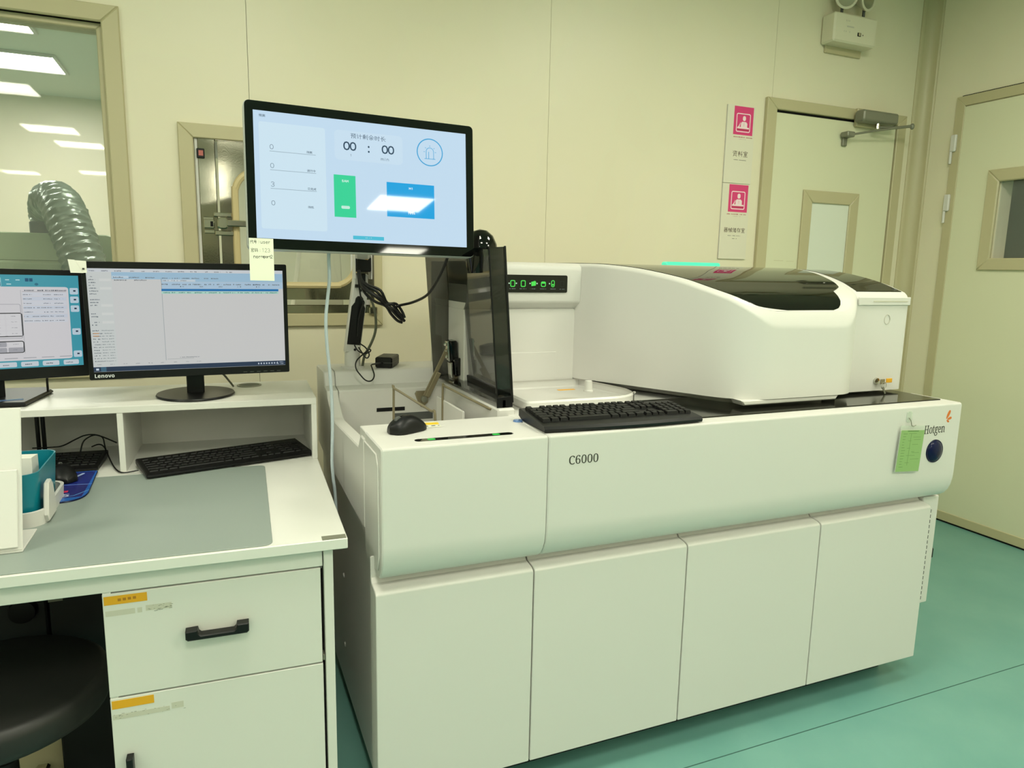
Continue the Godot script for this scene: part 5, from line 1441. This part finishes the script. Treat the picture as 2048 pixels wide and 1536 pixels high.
func desk_things() -> void:
	var ty := 0.9292  # top of the raised shelf
	# monitor on the right of the shelf
	var ux := V(0.9985, 0.003, -0.03).normalized()
	var nz := V(0.03, -0.02, 1.0)
	nz = (nz - ux * nz.dot(ux)).normalized()
	var bs := Basis(ux, nz.cross(ux), nz)
	var mt := Transform3D(bs, V(-0.0585, 1.1495, -2.098))
	var m := flat_monitor("black desktop monitor on an oval foot showing a white table view", mt, 0.500, 0.306, 0.478, 0.2675, 0.002, lis_image(), "table_view_screen")
	var inv := mt.affine_inverse()
	lettering("maker_lettering", "Lenovo", "Droid Sans", 0.0135, M.white_print, at(-0.2155, -0.1425, 0.0006), m, 0.0005, 700)
	var bt := B.new()
	for i in 6: bt.box(V(0.13 + i * 0.018, -0.1475, 0.0003), V(0.010, 0.0012, 0.0006))
	part("menu_buttons", bt, M.grey_plastic, m)
	part("neck", B.new().box(inv * V(-0.060, 1.01, -2.180), V(0.046, 0.172, 0.022), 0.003, at(0, 0, 0)), M.black_plastic, m)
	part("neck_head", B.new().box(V(-0.002, 0, -0.055), V(0.06, 0.09, 0.045), 0.006), M.black_plastic, m)
	var ft := B.new()
	var foot := inv * V(-0.060, ty, -2.187)
	ft.lathe([Vector2(0, 0), Vector2(0.100, 0), Vector2(0.104, 0.003), Vector2(0.102, 0.007), Vector2(0.06, 0.0095), Vector2(0, 0.010)], Transform3D(Basis(inv.basis.x, inv.basis.y, inv.basis.z * 1.12), foot), 48)
	part("foot", ft, M.black_plastic, m)
	# monitor on the left, turned towards the room
	ux = V(0.948, -0.012, -0.317).normalized()
	nz = V(0.317, 0.0, 0.948)
	nz = (nz - ux * nz.dot(ux)).normalized()
	bs = Basis(ux, nz.cross(ux), nz)
	mt = Transform3D(bs, V(-0.561, 1.137, -2.141))
	m = flat_monitor("black desktop monitor with a teal control screen on an angular foot", mt, 0.500, 0.286, 0.474, 0.241, 0.008, panel_image(), "control_screen")
	inv = mt.affine_inverse()
	part("neck", B.new().box(inv * V(-0.568, 1.0, -2.225), V(0.085, 0.15, 0.03), 0.003), M.black_plastic, m)
	var pf := B.new()
	var fp := PackedVector2Array()
	for q in [[-0.75, -2.13], [-0.458, -2.118], [-0.434, -2.325], [-0.455, -2.375], [-0.70, -2.375]]:
		var p3: Vector3 = inv * V(q[0], ty, q[1])
		fp.append(Vector2(p3.x, p3.z))
	pf.prism(fp, Transform3D(XZ, V(0, (inv * V(-0.55, ty, -2.25)).y + 0.001, 0)), 0.012, 0.005)
	var ff := part("foot", pf, M.black_plastic, m)
	part("blue_sticker", B.new().box(inv * V(-0.53, ty + 0.0138, -2.15), V(0.12, 0.0006, 0.016)), M.blue_button, ff)
	# note taped over the joint between the monitors
	var t := thing("taped_note", "folded white paper scrap taped between the two desktop monitors", "note", V(-0.31, 1.29, -2.06))
	var nb := B.new()
	nb.prism(pv([-0.331, 1.306, -0.3165, 1.305, -0.301, 1.275, -0.299, 1.2725, -0.327, 1.273]), at(0, 0, -2.064), 0.001)
	part("flap", nb, M.paper, t)
	part("backing", B.new().prism(pv([-0.3165, 1.304, -0.292, 1.3025, -0.292, 1.273, -0.302, 1.273]), at(0, 0, -2.067), 0.0008), M.paper, t)
	part("ink_spot", B.new().box(V(-0.299, 1.283, -2.0655), V(0.005, 0.004, 0.001)), M.ink, t)
	# keyboards, mouse, mouse pad
	keyboard("slim black keyboard lying askew across the desk mat edge", Transform3D(ry(14.6), V(0.0155, 0.7525, -2.092)), 0.443, 0.150, 0.012, 0.022, 0.0045, false)
	keyboard("dusty black keyboard pushed back into the left shelf cubby", Transform3D(ry(-3), V(-0.523, 0.7505, -2.185)), 0.443, 0.150, 0.012, 0.022, 0.0045, false)
	var pi := canvas(330, 400, Color(0.13, 0.18, 0.50))
	fill(pi, 0, 180, 330, 400, Color(0.16, 0.17, 0.46)); fill(pi, 0, 0, 330, 12, Color(0.16, 0.35, 0.70)); fill(pi, 316, 0, 330, 400, Color(0.16, 0.38, 0.72)); fill(pi, 0, 352, 330, 400, Color(0.14, 0.38, 0.70))
	seg(pi, Vector2(180, 176), Vector2(330, 196), 5, Color(0.45, 0.60, 0.85)); poly(pi, [Vector2(0, 350), Vector2(200, 350), Vector2(290, 330), Vector2(330, 270)], 4, Color(0.40, 0.66, 0.85))
	poly(pi, [Vector2(190, 40), Vector2(232, 40)], 12, Color(0.8, 0.84, 0.92)); poly(pi, [Vector2(212, 40), Vector2(196, 92)], 12, Color(0.8, 0.84, 0.92)); poly(pi, [Vector2(276, 36), Vector2(248, 100)], 12, Color(0.72, 0.80, 0.95))
	fill(pi, 120, 262, 262, 284, Color(0.86, 0.20, 0.33)); fill(pi, 120, 284, 250, 320, Color(0.62, 0.55, 0.45))
	write(pi, "2 2 5", 150, 306, 34, 5, Color(0.85, 0.88, 0.95), 0.7)
	t = thing("mouse_pad", "glossy blue printed mouse pad beside the teal bin", "mouse pad", V(-0.412, 0.7523, -1.957))
	part("pad_body", B.new().prism(plan([[-0.52, -2.09, 0.01], [-0.304, -2.088, 0.008], [-0.298, -1.89, 0.0], [-0.306, -1.826, 0.05], [-0.52, -1.832, 0.01]]), Transform3D(XZ, V(0, 0.7523, 0)), 0.003, 0.001), M.navy_plastic, t)
	var pp := B.new()
	var op := plan([[-0.519, -2.089, 0.01], [-0.305, -2.087, 0.008], [-0.2995, -1.89, 0.0], [-0.307, -1.828, 0.05], [-0.519, -1.834, 0.01]])
	var ix := Geometry2D.triangulate_polygon(op)
	for i in range(0, ix.size(), 3):
		var q: Array = []
		var uvs: Array = []
		for k in 3:
			var p2 := op[ix[i + k]]
			q.append(V(p2.x, 0.7557, p2.y)); uvs.append(Vector2((p2.x + 0.519) / 0.22, (p2.y + 2.089) / 0.262))
		pp.tri(q[0], q[1], q[2], Vector3.UP, uvs[0], uvs[1], uvs[2])
	part("pad_print", pp, pictured("pad_picture", pi, 0.25), t)
	mouse("rounded black mouse on the blue mouse pad", Transform3D(ry(20), V(-0.372, 0.7558, -2.022)), 0.10)
	# loose cables in the left cubby
	t = thing("mouse_cable", "thin black mouse cable arching inside the left shelf cubby", "cable", V(-0.33, 0.76, -2.2))
	part("cable_jacket", B.new().tube([V(-0.363, 0.765, -2.20), V(-0.353, 0.805, -2.20), V(-0.340, 0.820, -2.20), V(-0.321, 0.827, -2.20), V(-0.304, 0.819, -2.20), V(-0.300, 0.797, -2.20), V(-0.299, 0.775, -2.21), V(-0.31, 0.757, -2.27)], 0.002, 6, 4), M.black_jacket, t)
	t = thing("keyboard_cable", "thin black keyboard cable crossing out of the left cubby", "cable", V(-0.3, 0.755, -2.2))
	part("cable_jacket", B.new().tube([V(-0.338, 0.784, -2.245), V(-0.322, 0.786, -2.26), V(-0.306, 0.780, -2.24), V(-0.285, 0.760, -2.17), V(-0.262, 0.7545, -2.085), V(-0.240, 0.7545, -2.045), V(-0.205, 0.758, -2.045)], 0.002, 6, 4), M.black_jacket, t)
	t = thing("loose_cable", "black cable trailing along the back of the left cubby", "cable", V(-0.37, 0.76, -2.22))
	part("cable_jacket", B.new().tube([V(-0.48, 0.79, -2.25), V(-0.425, 0.797, -2.215), V(-0.400, 0.801, -2.21), V(-0.370, 0.816, -2.21), V(-0.345, 0.826, -2.21), V(-0.316, 0.822, -2.215), V(-0.272, 0.796, -2.22)], 0.002, 6, 4), M.black_jacket, t)
	t = thing("monitor_cables", "pair of thick black monitor cables hanging behind the left cubby", "cable", V(-0.47, 0.755, -2.3))
	for x in [-0.474, -0.460]: part("cable_jacket", B.new().tube([V(x, 0.908, -2.30), V(x - 0.001, 0.85, -2.30), V(x * 0.99 - 0.008, 0.7525, -2.31)], 0.0055, 8, 3), M.black_jacket, t)
	t = thing("display_lead", "short black lead dropping behind the left monitor", "cable", V(-0.47, 0.93, -2.3))
	part("cable_jacket", B.new().tube([V(-0.442, 1.03, -2.24), V(-0.436, 1.0, -2.27), V(-0.440, 0.965, -2.29), V(-0.442, 0.932, -2.30)], 0.003, 6, 4), M.black_jacket, t)
	t = thing("table_lead", "grey lead running into the shelf grommet", "cable", V(0.04, 0.93, -2.3))
	part("cable_jacket", B.new().tube([V(-0.015, 1.005, -2.17), V(0.012, 0.985, -2.21), V(0.030, 0.955, -2.26), V(0.042, 0.9335, -2.285)], 0.003, 6, 4), M.grey_jacket, t)
	# teal bin in a white holder
	t = thing("teal_bin", "teal plastic storage bin with rounded corners on the desk mat", "bin", V(-0.442, 0.7525, -1.79))
	var rings: Array = []
	for s in [[0.0, 0.90], [0.10, 0.93], [1.0, 1.0]]:
		var ring: Array = []
		for q in rrect(0.172 * s[1], 0.226 * s[1], 0.032, 6): ring.append(V(-0.442 + q.x, 0.758 + 0.106 * s[0], -1.792 + q.y))
		rings.append(ring)
	var inn: Array = []
	for s in [[1.0, 1.0], [0.06, 0.91]]:
		var ring: Array = []
		for q in rrect(0.172 * s[1] - 0.006, 0.226 * s[1] - 0.006, 0.030, 6): ring.append(V(-0.442 + q.x, 0.758 + 0.106 * s[0], -1.792 + q.y))
		inn.append(ring)
	var tb := B.new()
	tb.skin(rings, func(p): return V(p.x + 0.442, 0, p.z + 1.792)); tb.skin([rings[2], inn[0]], func(_p): return Vector3.UP); tb.skin(inn, func(p): return V(-p.x - 0.442, 0, -p.z - 1.792))
	for k in inn[1].size():
		tb.tri(V(-0.442, 0.764, -1.792), inn[1][k], inn[1][(k + 1) % inn[1].size()], Vector3.UP)
		tb.tri(V(-0.442, 0.758, -1.792), rings[0][k], rings[0][(k + 1) % rings[0].size()], Vector3.DOWN)
	part("tub", tb, M.teal_plastic, t)
	var sk := canvas(96, 96, Color(0.02, 0.47, 0.54))
	poly(sk, [Vector2(30, 62), Vector2(40, 76), Vector2(50, 52), Vector2(44, 38), Vector2(62, 28), Vector2(68, 42), Vector2(52, 50)], 22, Color(0.92, 0.93, 0.90))
	poly(sk, [Vector2(30, 62), Vector2(40, 76), Vector2(50, 52), Vector2(44, 38), Vector2(62, 28), Vector2(68, 42), Vector2(52, 50)], 7, Color(0.06, 0.08, 0.09))
	var sm := pictured("sticker_ink", sk, 0.35)
	for q in [[-0.398, 0.803, 0.018], [-0.421, 0.795, 0.020]]:
		var sq := B.new()
		var zf := func(y): return -1.792 + 0.113 * lerpf(0.93, 1.0, (y - 0.7686) / 0.0954) + 0.0006
		sq.uvquad(V(q[0] - q[2] / 2, q[1] + q[2] / 2, zf.call(q[1] + q[2] / 2)), V(q[0] + q[2] / 2, q[1] + q[2] / 2, zf.call(q[1] + q[2] / 2)), V(q[0] + q[2] / 2, q[1] - q[2] / 2, zf.call(q[1] - q[2] / 2)), V(q[0] - q[2] / 2, q[1] - q[2] / 2, zf.call(q[1] - q[2] / 2)), V(0, 0, 1))
		part("sticker", sq, sm, t)
	t = thing("bin_holder", "white plastic cradle round the foot of the teal bin", "holder", V(-0.442, 0.7525, -1.79))
	var hr: Array = []
	for s in [[0.188, 0.240, 0.7524], [0.192, 0.246, 0.785], [0.180, 0.234, 0.785], [0.176, 0.230, 0.757]]:
		var ring: Array = []
		for q in rrect(s[0], s[1], 0.036, 6): ring.append(V(-0.442 + q.x, s[2], -1.792 + q.y))
		hr.append(ring)
	var hb := B.new()
	hb.skin([hr[0], hr[1]], func(p): return V(p.x + 0.442, 0, p.z + 1.792)); hb.skin([hr[1], hr[2]], func(_p): return Vector3.UP); hb.skin([hr[2], hr[3]], func(p): return V(-p.x - 0.442, 0, -p.z - 1.792))
	for k in hr[0].size(): hb.tri(V(-0.442, 0.7524, -1.792), hr[0][k], hr[0][(k + 1) % hr[0].size()], Vector3.DOWN)
	part("cradle", hb, M.white_plastic, t)
	part("side_clip", B.new().prism(pv([-1.695, 0.757, -1.688, 0.772, -1.700, 0.812, -1.712, 0.836, -1.738, 0.838, -1.752, 0.824, -1.765, 0.785, -1.765, 0.757]), Transform3D(ZY, V(-0.352, 0, 0)), 0.010, 0.002), M.white_plastic, t)
	t = thing("paper_stack", "stack of white paper slips standing in the teal bin", "paper", V(-0.45, 0.765, -1.80))
	part("slips", B.new().prism(pv([-0.500, 0.766, -0.388, 0.766, -0.390, 0.858, -0.500, 0.862]), Transform3D(rx(-6), V(0, 0.01, -1.86 + 0.08)), 0.062, 0.001), M.paper, t)
	# white stand in front of the bin
	t = thing("acrylic_stand", "white leaning acrylic stand with a folded foot on the mat", "stand", V(-0.5, 0.7525, -1.58))
	var ST := Transform3D(rx(-17), V(-0.492, 0.7565, -1.533))
	part("panel", B.new().box(V(0, 0.137, -0.0025), V(0.268, 0.274, 0.005), 0.002, ST), M.white_plastic, t)
	part("front_pocket", B.new().box(V(-0.003, 0.080, 0.0035), V(0.262, 0.148, 0.004), 0.0015, ST), M.white_plastic, t)
	part("pocket_lip", B.new().box(V(-0.02, 0.153, 0.004), V(0.22, 0.010, 0.003), 0.001, ST), M.white_plastic, t)
	part("foot", B.new().span(V(-0.626, 0.7525, -1.655), V(-0.358, 0.7565, -1.533), 0.001), M.white_plastic, t)

func under_desk() -> void:
	var c := V(-0.448, 0, -1.628)
	var t := thing("swivel_stool", "round black padded swivel stool pushed under the desk", "stool", c)
	part("seat_cushion", B.new().lathe([Vector2(0, 0.372), Vector2(0.185, 0.374), Vector2(0.200, 0.384), Vector2(0.205, 0.40), Vector2(0.205, 0.425), Vector2(0.200, 0.440), Vector2(0.188, 0.448), Vector2(0.12, 0.452), Vector2(0, 0.453)], Transform3D(Basis(), c), 56), M.leather, t, 60.0)
	part("seat_plate", B.new().lathe([Vector2(0, 0.358), Vector2(0.10, 0.358), Vector2(0.10, 0.373), Vector2(0, 0.373)], Transform3D(Basis(), c), 24), M.black_matt, t)
	part("gas_column", B.new().lathe([Vector2(0, 0.16), Vector2(0.014, 0.16), Vector2(0.014, 0.36), Vector2(0, 0.36)], Transform3D(Basis(), c), 20), M.chrome, t)
	part("column_sleeve", B.new().lathe([Vector2(0, 0.07), Vector2(0.026, 0.07), Vector2(0.025, 0.27), Vector2(0.020, 0.275), Vector2(0, 0.275)], Transform3D(Basis(), c), 20), M.black_plastic, t)
	for k in 5:
		var leg := part("leg", B.new().box(V(0.12, 0.075, 0), V(0.24, 0.028, 0.032), 0.006, Transform3D(ry(72.0 * k + 15), c)), M.chrome, t)
		part("caster", B.new().lathe([Vector2(0, -0.011), Vector2(0.027, -0.011), Vector2(0.028, 0.0), Vector2(0.027, 0.011), Vector2(0, 0.011)], Transform3D(ry(72.0 * k + 15) * rx(90), c + ry(72.0 * k + 15) * V(0.23, 0.0282, 0)), 18), M.black_plastic, leg)
	t = thing("computer_tower", "slim black computer tower standing beside the drawer pedestal", "computer", V(-0.305, 0, -1.93))
	part("case", B.new().span(V(-0.394, 0.012, -2.26), V(-0.252, 0.60, -1.862), 0.004), M.black_matt, t)
	part("silver_badge", B.new().box(V(-0.380, 0.508, -1.8615), V(0.030, 0.010, 0.001), 0.0, at(0, 0, 0)), M.grey_metal, t)
	for x in [-0.38, -0.266]: part("foot_pad", B.new().span(V(x - 0.01, 0, -2.2), V(x + 0.01, 0.0125, -1.89)), M.black_plastic, t)
	t = thing("black_speaker", "black box with a round knob on the floor box under the desk", "speaker", V(-0.49, 0.33, -1.9))
	part("case", B.new().span(V(-0.63, 0.3302, -2.15), V(-0.402, 0.62, -1.875), 0.004), M.black_matt, t)
	part("knob", B.new().lathe([Vector2(0, 0), Vector2(0.03, 0), Vector2(0.027, 0.018), Vector2(0, 0.02)], Transform3D(rx(90), V(-0.448, 0.488, -1.875)), 24), M.black_plastic, t)
	t = thing("cream_box", "plain cream board box standing on the floor under the desk", "box", V(-0.49, 0, -1.93))
	part("carton", B.new().span(V(-0.65, 0, -2.17), V(-0.400, 0.33, -1.905), 0.003), M.cream_board, t)
